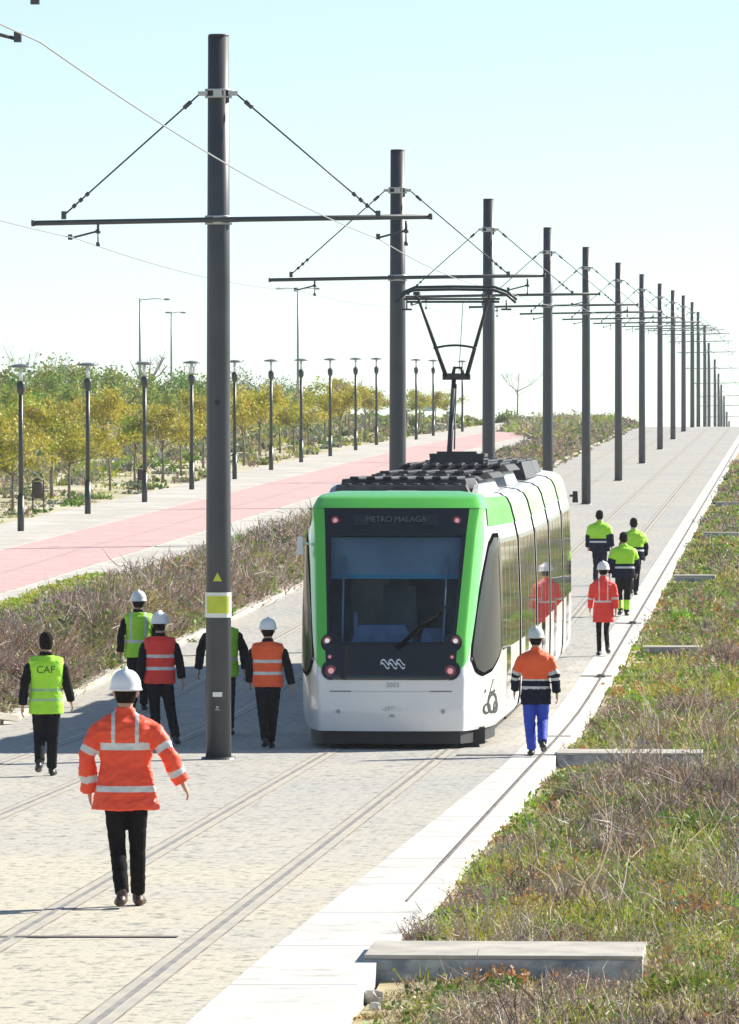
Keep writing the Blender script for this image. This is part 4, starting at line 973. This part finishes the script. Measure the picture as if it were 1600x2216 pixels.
def leaves(C, size, flat=.0):
    n = len(C); a = RNG.normal(size=(n, 3)); a /= np.linalg.norm(a, axis=1)[:, None]; b = np.cross(a, RNG.normal(size=(n, 3))); b /= np.linalg.norm(b, axis=1)[:, None]
    s = size[:, None]; V = np.stack([C - a * s * .55, C + b * s * .32, C + a * s * .55, C - b * s * .32], 1).reshape(-1, 3); i = np.arange(n) * 4
    return V, np.stack([i, i + 1, i + 2, i + 3], 1)
class Acc:
    def __init__(s): s.V = []; s.Q = []; s.M = []; s.n = 0
    def add(s, VQ, mi):
        V, Q = VQ; s.V.append(V); s.Q.append(Q + s.n); s.n += len(V); s.M.append(np.full(len(Q), mi) if np.isscalar(mi) else mi)
    def build(s, name, parent=None, mats=None):
        V = np.concatenate(s.V); Q = np.concatenate(s.Q); M = np.concatenate(s.M); mats = mats or PAL
        used = np.unique(M); mp = np.zeros(len(mats), int); mp[used] = np.arange(len(used))
        return np_mesh(name, V, Q, [mats[int(u)] for u in used], mp[M], parent)
_noi = lambda x, y, s, z=0.: mnoise.noise(Vector((x * s, y * s, z)))
def clump(acc, p, typ, hgt, rad, n, wscale=1.):
    """one weed or tuft: typ picks the mix of stems and leaves"""
    a = RNG.uniform(0, 2 * np.pi, n); r = np.sqrt(RNG.uniform(0, 1, n)) * rad
    B = np.stack([p[0] + r * np.cos(a), p[1] + r * np.sin(a), np.full(n, p[2] - .02)], 1)
    if typ in ('grass', 'straw', 'bright', 'olive'):
        mi = {'grass': YG, 'straw': ST, 'bright': BG, 'olive': OL}[typ]; alt = {'grass': OL, 'straw': OL, 'bright': YG, 'olive': ST}[typ]
        D = rnd_dirs(n, .9); L_ = hgt * RNG.uniform(.5, 1.15, n)
        M = np.where(RNG.uniform(size=n) < .75, mi, alt); V, Q = blades(B, D, L_, np.full(n, .012 * wscale), .12); acc.add((V, Q), np.concatenate([M, M]))
        m = n // 2; C = B[:m] + D[:m] * (L_[:m] * RNG.uniform(.3, .95, m))[:, None]; acc.add(leaves(C, np.full(m, .035 * wscale)), mi)
    elif typ == 'twigs' or typ == 'dark' or typ == 'grey':
        pal = {'twigs': (BR, PU, TG), 'dark': (TD, BR, TD), 'grey': (TG, TG, PU)}[typ]; D = rnd_dirs(n, .55); L_ = hgt * RNG.uniform(.5, 1.2, n)
        M = np.array(pal)[RNG.integers(0, 3, n)]; V, Q = blades(B, D, L_, np.full(n, .010 * wscale), .0); acc.add((V, Q), np.concatenate([M, M]))
        m = n; C = B + D * (L_ * RNG.uniform(.45, 1., n))[:, None]; D2 = rnd_dirs(n, .2); M2 = np.array(pal)[RNG.integers(0, 3, n)]; V, Q = blades(C, D2, L_ * .45, np.full(n, .007 * wscale), .0); acc.add((V, Q), np.concatenate([M2, M2]))
        C = B + D * (L_ * RNG.uniform(.4, 1.05, n))[:, None]; acc.add(leaves(C, np.full(n, .022 * wscale)), int(pal[RNG.integers(0, 3)]))
    else:
        mi = {'green': GR, 'rust': OR, 'dkgreen': DK, 'greygreen': GY}[typ]; D = rnd_dirs(n, .5); L_ = hgt * RNG.uniform(.4, 1.1, n)
        V, Q = blades(B, D, L_, np.full(n, .010 * wscale), .05); acc.add((V, Q), int(RNG.choice([BR, OL, mi])))
        for _ in range(3):
            C = B + D * (L_ * RNG.uniform(.25, 1.05, n))[:, None] + RNG.normal(size=(n, 3)) * .02; acc.add(leaves(C, RNG.uniform(.03, .06, n) * wscale), mi if RNG.uniform() < .75 else OL)
TY = ['grass', 'twigs', 'green', 'olive', 'straw', 'rust', 'bright', 'grey', 'dark', 'dkgreen']
WALLS = [(50.2, 1.10, 3.12), (88.0, 1.18, 3.02), (126.5, 1.7, 2.75), (166, 1.9, 2.9), (205, .5, 2.7), (246, 1.0, 2.8)]
def gz(k, d): return -.12 - .03 * max(0, 3 - k) + .12 * mnoise.noise(Vector((k * .5, d * .25, 3)))
acc = Acc(); far = Acc()
def pick_type(k, d, side):
    n1 = _noi(k * 1.2, d * .35, 1.1, 5); n2 = _noi(k * 1.5, d * .5, 1.3, 11)
    if side == 'R':
        if n1 > .24: w = [.16, .34, .10, .06, .04, .02, .0, .12, .12, .04]
        elif n1 > 0: w = [.34, .08, .24, .12, .10, .02, .06, .02, .0, .02]
        else: w = [.40, .02, .20, .10, .14, .03, .11, .0, 0, .0]
        if n2 > .42: w = [.1, .2, .05, .05, .1, .5, 0, 0, 0, 0]
    else:
        w = [.06, .44, .09, .09, .04, .01, .0, .14, .07, .06] if n1 > -.22 else [.18, .20, .28, .14, .02, 0, .02, .02, .04, .10]
    w = np.array(w); return TY[int(RNG.choice(len(TY), p=w / w.sum()))]
# right hand planting bays
for _ in range(9500):
    u = RNG.uniform(); d = 42 * (340 / 42) ** (u ** 1.05); kmin = 120 / (F / d) - .9; k = RNG.uniform(max(-3.5, kmin - .6 - (0 if d > 70 else .4)), 2.93)
    skip = False; low = 1.
    for (wd, a, b) in WALLS:
        th = 1.7 if wd < 60 else 1.0
        if wd - .15 < d < wd + th + .1 and a - .05 < k < b + .1: skip = True
        if wd - (3.2 if wd < 60 else 4.5) < d < wd and a - .1 < k < b + .3: low = .5 if wd < 60 else .45
    if skip: continue
    if 51.5 < d < 54.5 and k > 2.0 and RNG.uniform() < .7: continue
    t = pick_type(k, d, 'R'); edge = min(1, .35 + (2.97 - k) * 1.1); big = 1 + .5 * max(0, _noi(k, d * .4, .9, 21)) * 2
    if d < 50: low = min(low, .62); t = t if RNG.uniform() < .4 else ('straw' if RNG.uniform() < .6 else 'twigs')
    h = RNG.uniform(.14, .34) * edge * big * low * (1.25 if t in ('twigs', 'grey', 'dark') else 1)
    ws = max(1., (d / 60) ** .9); n = int(34 if d < 70 else 26 if d < 110 else 16)
    p = P(k, d, gz(k, d)); clump(acc if d < 110 else far, p, t, h, RNG.uniform(.06, .2) * (1 if d < 110 else 1.7), n, ws)
for _ in range(90):                                       # tall thin stems standing over the rest
    d = RNG.uniform(52, 100); k = RNG.uniform(120 / (F / d) - .3, 2.2); p = P(k, d, gz(k, d)); clump(acc, p, RNG.choice(['grey', 'twigs', 'straw']), RNG.uniform(.45, .85), .05, 9, 1.4)
o = acc.build('scrub'); tag(o, kind='stuff'); o = far.build('far_scrub'); tag(o, kind='stuff')
# left bank
acc = Acc()
for _ in range(6800):
    u = RNG.uniform(); d = 84 * (520 / 84) ** (u ** 1.15); k = RNG.uniform(11.55, 12.98) if d < 300 else RNG.uniform(11.3, 12.98)
    t = pick_type(k, d, 'L'); ws = max(1.2, (d / 60) ** .95); edge = .55 + .45 * math.sin(math.pi * (k - 11.5) / 1.5)
    h = RNG.uniform(.22, .52) * edge * (1.35 if 108 < d < 240 else 1) * (1 + .6 * max(0, _noi(k, d * .3, .8, 31)))
    clump(acc, P(k, d, ground_h(k, d) + .04), t, h, RNG.uniform(.08, .22) * (1 if d < 150 else 1.6), 24 if d < 150 else 14, ws)
for _ in range(520):
    d = RNG.uniform(365, 520); k = RNG.uniform(12.9, 13.2 + 4.8 * min(1, (d - 365) / 60))
    clump(acc, P(k, d, ground_h(k, d) - .05), RNG.choice(['twigs', 'grass', 'olive', 'greygreen', 'straw', 'bright']), RNG.uniform(.45, .95), RNG.uniform(.3, .6), 22, 6.)
tag(acc.build('bank_scrub'), kind='stuff')
# grass triangle beside the promenade, lower left
acc = Acc()
for _ in range(900):
    d = RNG.uniform(100, 142); k = RNG.uniform(13.2, 14.5)
    clump(acc, P(k, d, promo(d)), 'bright' if RNG.uniform() < .3 else 'grass', RNG.uniform(.05, .12), .16, 16, 1.8)
tag(acc.build('lawn'), kind='stuff')
# undergrowth behind the lamps
acc = Acc()
for _ in range(5600):
    u = RNG.uniform(); d = 165 * (560 / 165) ** u; k = 21.3 + 32 * RNG.uniform() ** 1.5
    if k < 25 and RNG.uniform() < .72: continue
    q = _noi(k * .35, d * .06, 1, 41); t = ['greygreen', 'grass', 'olive', 'twigs', 'green', 'straw', 'dkgreen'][int(RNG.choice(7, p=[.22, .22, .16, .14, .14, .06, .06]))] 
    h = RNG.uniform(.15, .45) * (1.2 + max(0, q) * 2.6) * (.55 if k < 24 else 1)
    clump(acc, P(k, d, ground_h(k, d)), t, h, RNG.uniform(.2, .5), 13, d / 62)
tag(acc.build('undergrowth'), kind='stuff')

# ---- trees
def tree_mesh(seed, H, CR, trunk_h, lm, nl=1700, ls=.10, sparse=0., trunk_r=.05, aspect=1.):
    """returns (trunk MB, leaf Acc): tapered trunk, forked limbs, leaf clumps spread along limb ends"""
    rg = random.Random(seed); mb = MB(); ends = []
    bend = [Vector((rg.uniform(-.05, .05), rg.uniform(-.05, .05), 0)) for _ in range(3)]
    mb.tube([(0, 0, -.1), Vector((0, 0, trunk_h * .5)) + bend[0], Vector((0, 0, trunk_h)) + bend[1]], [trunk_r * 1.25, trunk_r, trunk_r * .8], 8)
    base = Vector((0, 0, trunk_h)) + bend[1]; cz = trunk_h + (H - trunk_h) * .52
    for b in range(rg.randint(6, 8)):
        a = rg.uniform(0, 6.28); el = rg.uniform(.25, 1.35); ln = (H - trunk_h) * rg.uniform(.5, .8)
        d = Vector((math.cos(a) * math.cos(el) * CR / max(.3, (H - trunk_h) * .55), math.sin(a) * math.cos(el) * CR / max(.3, (H - trunk_h) * .55), math.sin(el)))
        p1 = base + d * ln * .5 + Vector((rg.uniform(-.08, .08), rg.uniform(-.08, .08), .03)); p2 = base + d * ln + Vector((0, 0, .06))
        mb.tube([base, p1, p2], [trunk_r * .5, trunk_r * .3, trunk_r * .12], 5)
        for q in range(4):
            t = rg.uniform(.4, 1.); s0 = base.lerp(p2, t); a2 = rg.uniform(0, 6.28); e = s0 + Vector((math.cos(a2) * CR * .35, math.sin(a2) * CR * .35, rg.uniform(-.12, .4) * (H - trunk_h) * .4))
            mb.tube([s0, (s0 + e) / 2 + Vector((0, 0, .03)), e], [trunk_r * .2, trunk_r * .12, trunk_r * .05], 4); ends.append(e); ends.append((s0 + e) / 2)
    ac = Acc(); E = np.array([tuple(e) for e in ends]); n = nl
    if n:
        idx = RNG.integers(0, len(E), n); wts = RNG.uniform(.5, 1.2, len(E)); C = E[idx] + RNG.normal(size=(n, 3)) * np.array([CR * .17, CR * .17, (H - trunk_h) * .09 * aspect]) * wts[idx][:, None]
        # leaf colour per clump, so a crown has light and dark masses of its own
        cm = np.array(lm)[RNG.integers(0, len(lm), len(E))]; M = cm[idx]; M = np.where(RNG.uniform(size=n) < .2, np.array(lm)[RNG.integers(0, len(lm), n)], M)
        V, Q = leaves(C, RNG.uniform(.7, 1.3, n) * ls); ac.add((V, Q), M)
    return mb, ac
def proto_tree(name, seed, H, CR, th, lm, nl=1700, ls=.1, **k):
    t = empty(name, (0, 0, -50)); mb, ac = tree_mesh(seed, H, CR, th, lm, nl, ls, **k); mb.build('trunk', M_bark, t)
    if nl: ac.build('crown', t)
    return t
def put(proto, used, x=None, k=None, d=200., sc=1., rot=None, label='', cat='tree', group=None):
    o = proto if id(proto) not in used else copy_tree(proto); used.add(id(proto))
    kk = k if k is not None else kx(x, d); o.location = P(kk, d, ground_h(kk, d)); o.scale = (sc, sc, sc * random.uniform(.95, 1.08)); o.rotation_euler.z = random.uniform(0, 6.28) if rot is None else rot
    return tag(o, label, cat, group)
used = set()
yel = [proto_tree('young_tree', 10 + i, 3.35, 1.15, 1.35, lm, 2300, .115) for i, lm in enumerate([[YG, YL, YG, OL], [YL, YL, YG, YL], [YG, YL, BG, GR], [YL, OL, YG, YL]])]
grn = [proto_tree('bushy_tree', 20 + i, 3.7, 1.75, .7, lm, 2600, .17, trunk_r=.07) for i, lm in enumerate([[GR, GR, OL, DK], [GR, YG, GR, OL], [GY, GR, GY, OL], [OL, YG, GR, YG]])]
def oname(i): return ORD[i] if i < len(ORD) else str(i)
# front row along the lamp path
row = [(-14, 166, 0), (28, 176, 0), (112, 186, 3), (150, 196, 0), (238, 203, 1), (292, 215, 2), (352, 224, 3), (392, 234, 1), (440, 243, 1), (528, 252, 1), (562, 262, 1), (606, 272, 1), (636, 284, 0), (668, 296, 0), (704, 306, 0), (736, 320, 1), (790, 346, 3)]
FL = ['yellow-green', 'ochre', 'yellow', 'olive yellow']
for i, (x, d, v) in enumerate(row):
    kk = max(21.9, min(24.5, kx(x, d))); kk = 22.0 + (i % 3) * .5; dd = 15000 / ((1720 - x) / kk)
    put(yel[v], used, k=kk, d=dd, sc=random.choice([.78, .9, 1.0, 1.06, 1.12]), label='slender %s young tree, %s from the left in the row behind the lamp posts' % (FL[v].split(' ')[0], oname(i)), group='young trees behind the lamp posts')
# second row: ochre and green crowns behind
r2 = [(20, 265, 0), (75, 240, 2), (120, 262, 3), (225, 282, 1), (262, 300, 1), (345, 312, 1), (430, 330, 1), (530, 330, 1), (620, 352, 1), (712, 372, 0), (748, 388, 3), (800, 408, 3), (815, 420, 0)]
for i, (x, d, v) in enumerate(r2):
    put(yel[v], used, x=x, d=d, sc=random.choice([.7, .82, .92, 1.0, 1.04]), label='small %s tree, %s from the left in the second row behind the lamp posts' % (FL[v].split(' ')[0], oname(i)), group='small trees of the second row')
for i, (x, d, v, sc) in enumerate([(880, 425, 0, .85), (908, 436, 3, .9), (940, 445, 3, .85), (968, 452, 0, .8)]):
    put(yel[v], used, x=x, d=d, sc=sc, label='small yellow-green tree, %s from the left in the far group beside the pantograph' % oname(i), group='far trees beside the pantograph')
# green thicket trees
r3 = [(-20, 380, 2, 1.15), (22, 400, 0, 1.1), (60, 372, 1, 1.0), (98, 410, 2, 1.12), (140, 392, 1, 1.1), (178, 425, 2, 1.12), (214, 405, 1, 1.08), (250, 430, 1, 1.0), (288, 412, 1, 1.0), (322, 440, 0, .98), (356, 432, 0, 1.08), (388, 448, 0, 1.06), (420, 440, 1, .92), (452, 455, 0, .9), (500, 470, 2, .85), (545, 480, 0, .8), (590, 478, 2, .78), (640, 486, 1, .75), (35, 330, 3, .9), (90, 318, 0, .85), (160, 338, 3, .9), (210, 345, 2, .85), (385, 372, 3, .8), (440, 385, 1, .8)]
for i, (x, d, v, sc) in enumerate(r3):
    put(grn[v], used, x=x, d=d, sc=sc * 1.08, label='bushy %s tree, %s from the left %s' % (['dark green', 'mid green', 'grey-green', 'olive'][v], oname(i) if i < 18 else oname(i - 18), 'along the skyline thicket' if i < 18 else 'in front of the thicket'), group='bushy green trees of the thicket')
# grey-green feathery tree and bare trees on the skyline
gt = proto_tree('feathery_tree', 31, 4.7, 1.7, 1.0, [GY, GY, DK, GY], 1500, .16, trunk_r=.08)
put(gt, used, x=552, d=505, sc=1.0, label='tall grey-green feathery tree on the skyline just right of the placard pole', group=None)
put(gt, used, x=605, d=515, sc=.88, label='lower grey-green feathery tree on the skyline, left of the two-armed street light')
def bare_tree(seed, H, label, x, d, spread=.5, r=.07, thick=1., leafy=0):
    rg = random.Random(seed); t = empty('bare_tree', PX(x, d, ground_h(kx(x, d), d)), 0, label, 'tree'); mb = MB(); mb.tube([(0, 0, -.1), (.03, 0, H * .5), (0, 0, H * .62)], [r * 1.2, r, r * .8], 8); mb.build('trunk', M_bark, t); mb = MB()
    for q in range(9):
        a = rg.uniform(0, 6.28); b = Vector((.0, 0, H * rg.uniform(.50, .62))); e = b + Vector((math.cos(a) * H * spread * rg.uniform(.2, .5), math.sin(a) * H * spread * .3, H * rg.uniform(.22, .4)))
        m = (b + e) / 2 + Vector((math.cos(a) * .12, 0, -.12)); mb.tube([b, m, e], [r * .5 * thick, r * .42 * thick, r * .3 * thick], 6)
        for w in range(4):
            s0 = m.lerp(e, rg.uniform(0, 1)); f = s0 + Vector((rg.uniform(-.4, .4), rg.uniform(-.3, .3), rg.uniform(.15, .6))); mb.tube([s0, f], [r * .2 * thick, r * .1], 4)
            for z in range(3): g = s0.lerp(f, rg.uniform(.3, 1)); mb.tube([g, g + Vector((rg.uniform(-.25, .25), 0, rg.uniform(.05, .35)))], [r * .12, r * .06], 3)
    mb.build('branches', mat('pale_bark', (.22, .20, .19), .9, col2=(.32, .29, .27), scale=6), t)
    return t
bare_tree(3, 4.7, 'bare pruned tree with stubby upright branches, behind the third lamp post', 322, 485, .8, .08, 1.5)
bare_tree(4, 4.2, 'bare pruned tree with stubby branches between the two left street lights and the placard pole', 398, 500, .8, .07, 1.3)
bare_tree(5, 5.1, 'pale bare twiggy tree on the skyline above the leftmost lamp post', 52, 440, .8, .05, .8)
bare_tree(6, 4.6, 'pale bare twiggy tree on the skyline right of the leftmost lamp post', 108, 452, .8, .05, .8)
bare_tree(8, 4.0, 'pale bare bushy tree on the horizon right of the pantograph pole', 1120, 520, 1.0, .05, .8)
bare_tree(9, 3.2, 'grey bare sapling behind the promenade lamps, left of the pole behind the tram', 755, 375, .8, .05, .9)
def shrub(x, d, h, w, typ, label, n=60, k=None, ws=None, mix=None, name='shrub', hh=None):
    kk = k if k is not None else kx(x, d); hz = (gz(kk, d) if kk < 3 else ground_h(kk, d)) if hh is None else hh
    ac = Acc(); m = 14
    for q in range(m):
        a = RNG.uniform(0, 6.28); r = w / 2 * math.sqrt(RNG.uniform()); c = (r * math.cos(a), r * math.sin(a), 0)
        clump(ac, c, typ if (not mix or RNG.uniform() < .7) else mix, h * (1 - .45 * (2 * r / w) ** 2) * RNG.uniform(.8, 1.1), w * .16, n, ws or max(1, (d / 60) ** .9))
    o = ac.build(name); o.location = P(kk, d, hz) ; return tag(o, label, 'shrub')
shrub(1105, 500, 1.15, 2.2, 'green', 'dark domed shrub at the foot of the bare bushy tree on the horizon', 40, ws=4, mix='greygreen')
shrub(1225, 430, 1.0, 1.9, 'bright', 'bright yellow-green shrub on the far left bank, left of the pole behind the tram', 40, ws=5, mix='grass')
shrub(1290, 455, .9, 1.7, 'grass', 'yellow-green shrub at the far end of the left bank, right of the fifth pole', 40, ws=5, mix='olive')
shrub(1480, 141, .34, .62, 'bright', 'bright green leafy clump in the weeds, level with the red coat', 46)
shrub(1382, 107.5, .26, .55, 'bright', 'bright green clump hugging the outer edge of the white path', 46)
shrub(1385, 80, .62, 1.0, 'twigs', 'large dry brown shrub in front of the wall level with the tram', 60, mix='grey')
shrub(1560, 78, .62, 1.0, 'twigs', 'purplish brown twiggy shrub at the right edge, below the wall level with the tram', 60, mix='dark')
shrub(1300, 70.5, .50, .8, 'twigs', 'tangled brown shrub with bare pale stems in the middle of the largest weed bay', 60, mix='green')
shrub(1530, 70, .50, .7, 'green', 'green leafy shrub at the right side of the largest weed bay', 60, mix='dkgreen')
shrub(1545, 57, .30, .45, 'rust', 'rusty orange weed clump at the right edge above the nearest wall', 50)
shrub(1080, 62.5, .30, .6, 'grass', 'yellow-green tuft at the corner of the largest weed bay beside the white path', 50, mix='bright')
shrub(1480, 48.4, .40, .6, 'grass', 'green weed tuft right of the nearest wall, at the bottom edge', 60, mix='green')
shrub(1420, 50.5, .34, .5, 'straw', 'pale straw tuft at the right end of the nearest wall', 60, mix='grey')
shrub(1240, 49.4, .20, .5, 'twigs', 'low brown weed growing against the shaded face of the nearest wall', 50, mix='rust')
shrub(640, 118, .95, 1.2, 'green', 'dark green shrub on the left bank beside the tram windscreen', 60, mix='twigs', k=12.2)
shrub(560, 120, .92, 1.4, 'twigs', 'broad purplish brown shrub on the left bank between placard pole and tram', 80, mix='green', k=12.3)
shrub(215, 103, .50, .8, 'twigs', 'brown shrub with a green heart on the left bank, above the front person', 60, mix='dkgreen', k=12.2)
shrub(10, 96, .50, .8, 'green', 'green weed clump on the left bank at the left edge of the photo', 60, mix='twigs', k=11.9)

shrub(1270, 76, .55, .8, 'twigs', 'brown shrub with green tips left of the large dry shrub near the tram-level wall', 60, mix='green')
shrub(1460, 73, .56, .9, 'twigs', 'dark brown tangled shrub between the large dry shrub and the tangled pale stems', 60, mix='dark')
shrub(1350, 66, .42, .6, 'grey', 'grey-brown shrub of bare stalks in the middle of the nearest weed bay', 60, mix='dark')
shrub(1500, 103, .50, .9, 'twigs', 'brown shrub behind the wall level with the tram, at the right', 60, mix='dark')
shrub(1560, 122, .50, .9, 'twigs', 'purplish shrub at the right edge, below the third concrete wall', 60, mix='grey')
shrub(425, 112, .62, 1.1, 'twigs', 'brown shrub with green base on the left bank, just left of the placard pole', 70, mix='green', k=12.3)
shrub(330, 106, .55, 1.0, 'twigs', 'purplish brown shrub on the left bank behind the red vest', 70, mix='grey', k=12.3)
shrub(600, 128, .80, 1.2, 'olive', 'olive and brown shrub on the crest of the left bank behind the orange vest', 70, mix='twigs', k=12.6)
# ---- stones, slabs, bins, board
M_stone = mat('pale_stone', (.50, .48, .44), .9, col2=(.34, .33, .31), scale=4, bump=.6, spec=.1)
def stone(x, d, w, h, label, k=None, hz=None, name='stone', m=None, grp=None, cat='stone', sd=0):
    kk = k if k is not None else kx(x, d); bm_v = []; mb = MB(); rg = random.Random(int(x * 7 + d + sd)); n = 12; rows = 7; vs = []
    for i in range(rows):
        ph = math.pi * i / (rows - 1)
        for j in range(n):
            a = 2 * math.pi * j / n; p = Vector((math.sin(ph) * math.cos(a), math.sin(ph) * math.sin(a), math.cos(ph))); q = 1 + .38 * mnoise.noise(p * 1.6 + Vector((x, d, sd)))
            p = p * q; p.x = max(-.85, min(.85, p.x)); p.z = max(-.8, min(.75, p.z)); vs.append((p.x * w / 2, p.y * w / 2.4, p.z * h / 2 + h * .3))
    fs = [(i * n + j, (i + 1) * n + j, (i + 1) * n + (j + 1) % n, i * n + (j + 1) % n) for i in range(rows - 1) for j in range(n)]
    mb.add(vs, fs); o = mb.build(name, m or M_stone); o.location = P(kk, d, (gz(kk, d) if kk < 3 else ground_h(kk, d)) if hz is None else hz); return tag(o, label, cat, grp)
stone(778, 48.8, .17, .14, 'grey broken stone against the left end of the nearest wall', k=2.97)
stone(765, 48.2, .10, .09, 'small dark stone in front of the broken stone by the nearest wall', k=2.92, m=M_wall)
stone(1560, 66, .26, .24, 'white stone standing among weeds at the right edge, above the rusty clump', m=M_conc)
stone(1578, 62, .14, .2, 'small white stone below the larger white stone at the right edge', m=M_conc)
stone(1300, 84, .42, .16, 'flat pale stone lying in weeds right below the wall level with the tram')
stone(926, 52.6, .06, .05, 'leftmost of three small dark pebbles on the sand above the nearest wall', m=M_wall, k=2.72, cat='pebble')
stone(950, 52.8, .06, .05, 'middle of three small dark pebbles on the sand above the nearest wall', m=M_wall, k=2.60, cat='pebble')
stone(970, 52.9, .06, .05, 'rightmost of three small dark pebbles on the sand above the nearest wall', m=M_wall, k=2.48, cat='pebble')
for q, (x, w, h, dz) in enumerate([(228, .9, .45, 0), (256, 1.0, .7, 0), (285, 1.1, .8, 0), (312, .8, .5, 0), (270, .7, .5, .45)]):
    stone(x, 322 + q, w, h, 'pale boulder in the heap behind the second and third lamp posts, %s' % ['leftmost', 'second from the left', 'largest in the middle', 'rightmost', 'resting on top'][q], name='boulder', cat='boulder', grp='boulders in a heap', sd=q, hz=ground_h(kx(x, 322), 322) + .35 + dz)
def slab(x, d, w, l, h, rz, label, k=None):
    kk = k if k is not None else kx(x, d); mb = MB(); mb.box((0, 0, h / 2), (w, l, h)); o = mb.build('concrete_slab', M_kerb); bevel(o, .01); o.location = P(kk, d, .08 if kk > 11.3 else .0); o.rotation_euler = (.06, .10, rz); return tag(o, label, 'slab', 'broken concrete pieces by the left kerb')
slab(215, 104, .55, .9, .12, .5, 'pale broken slab by the left kerb behind the front person\'s helmet', k=11.6)
slab(180, 99, .7, .5, .10, 1.2, 'pale broken slab by the left kerb, right of the lime vest with lettering', k=11.45)
slab(235, 112, .35, .4, .16, .2, 'small pale concrete lump on the left bank edge above the broken slabs', k=11.8)
def bin_(x, d, w, h, z0, label, k):
    t = empty('litter_bin', P(k, d, ground_h(k, d)), 0, label, 'bin'); m = mat('bin_brown', (.05, .035, .03), .6)
    mb = MB(); mb.rings([(0, 0, z0, w * .42, w * .42), (0, 0, z0 + h * .9, w * .5, w * .5), (0, 0, z0 + h, w * .46, w * .46)], 14); mb.build('bin_body', m, t)
    mb = MB(); mb.rings([(0, 0, z0 + h + .04, w * .52, w * .52), (0, 0, z0 + h + .10, w * .3, w * .3)], 14); mb.build('bin_hood', m, t)
    for s in (-1, 1): mb = MB(); mb.tube([(s * w * .52, 0, -.1), (s * w * .52, 0, z0 + h + .05)], .02, 6); mb.build('bin_post', m, t)
bin_(87, 197, .30, .46, .42, 'dark brown litter bin between the first and second lamp posts', 21.5)
bin_(330, 225, .22, .36, .40, 'small dark litter bin just right of the third lamp post', 21.2)
t = empty('notice_board', PX(930, 455, ground_h(24, 455)), 0, 'pale blue board on two posts far behind, under the small trees by the pantograph', 'sign')
mb = MB(); mb.box((0, 0, 1.45), (.95, .06, .9)); bevel(mb.build('panel', mat('pale_blue_panel', (.45, .66, .78), .4), t), .02)
for s in (-1, 1): mb = MB(); mb.tube([(s * .4, .05, -.1), (s * .4, .05, 1.8)], .035, 6); mb.build('post', M_galv_d, t)

# ------------------------------------------------------------------ air
hz = MB(); hz.box((0, 520, 4), (1300, 1120, 30)); ho = hz.build('haze', bpy.data.materials.new('haze_air')); hm = ho.data.materials[0]; hm.use_nodes = True
_N = hm.node_tree.nodes; _L = hm.node_tree.links; _N.remove(_N['Principled BSDF']); pv = _N.new('ShaderNodeVolumePrincipled'); pv.inputs['Color'].default_value = (.92, .96, 1, 1); pv.inputs['Density'].default_value = .00014; pv.inputs['Anisotropy'].default_value = .3
_L.new(pv.outputs['Volume'], _N['Material Output'].inputs['Volume']); tag(ho, kind='stuff')
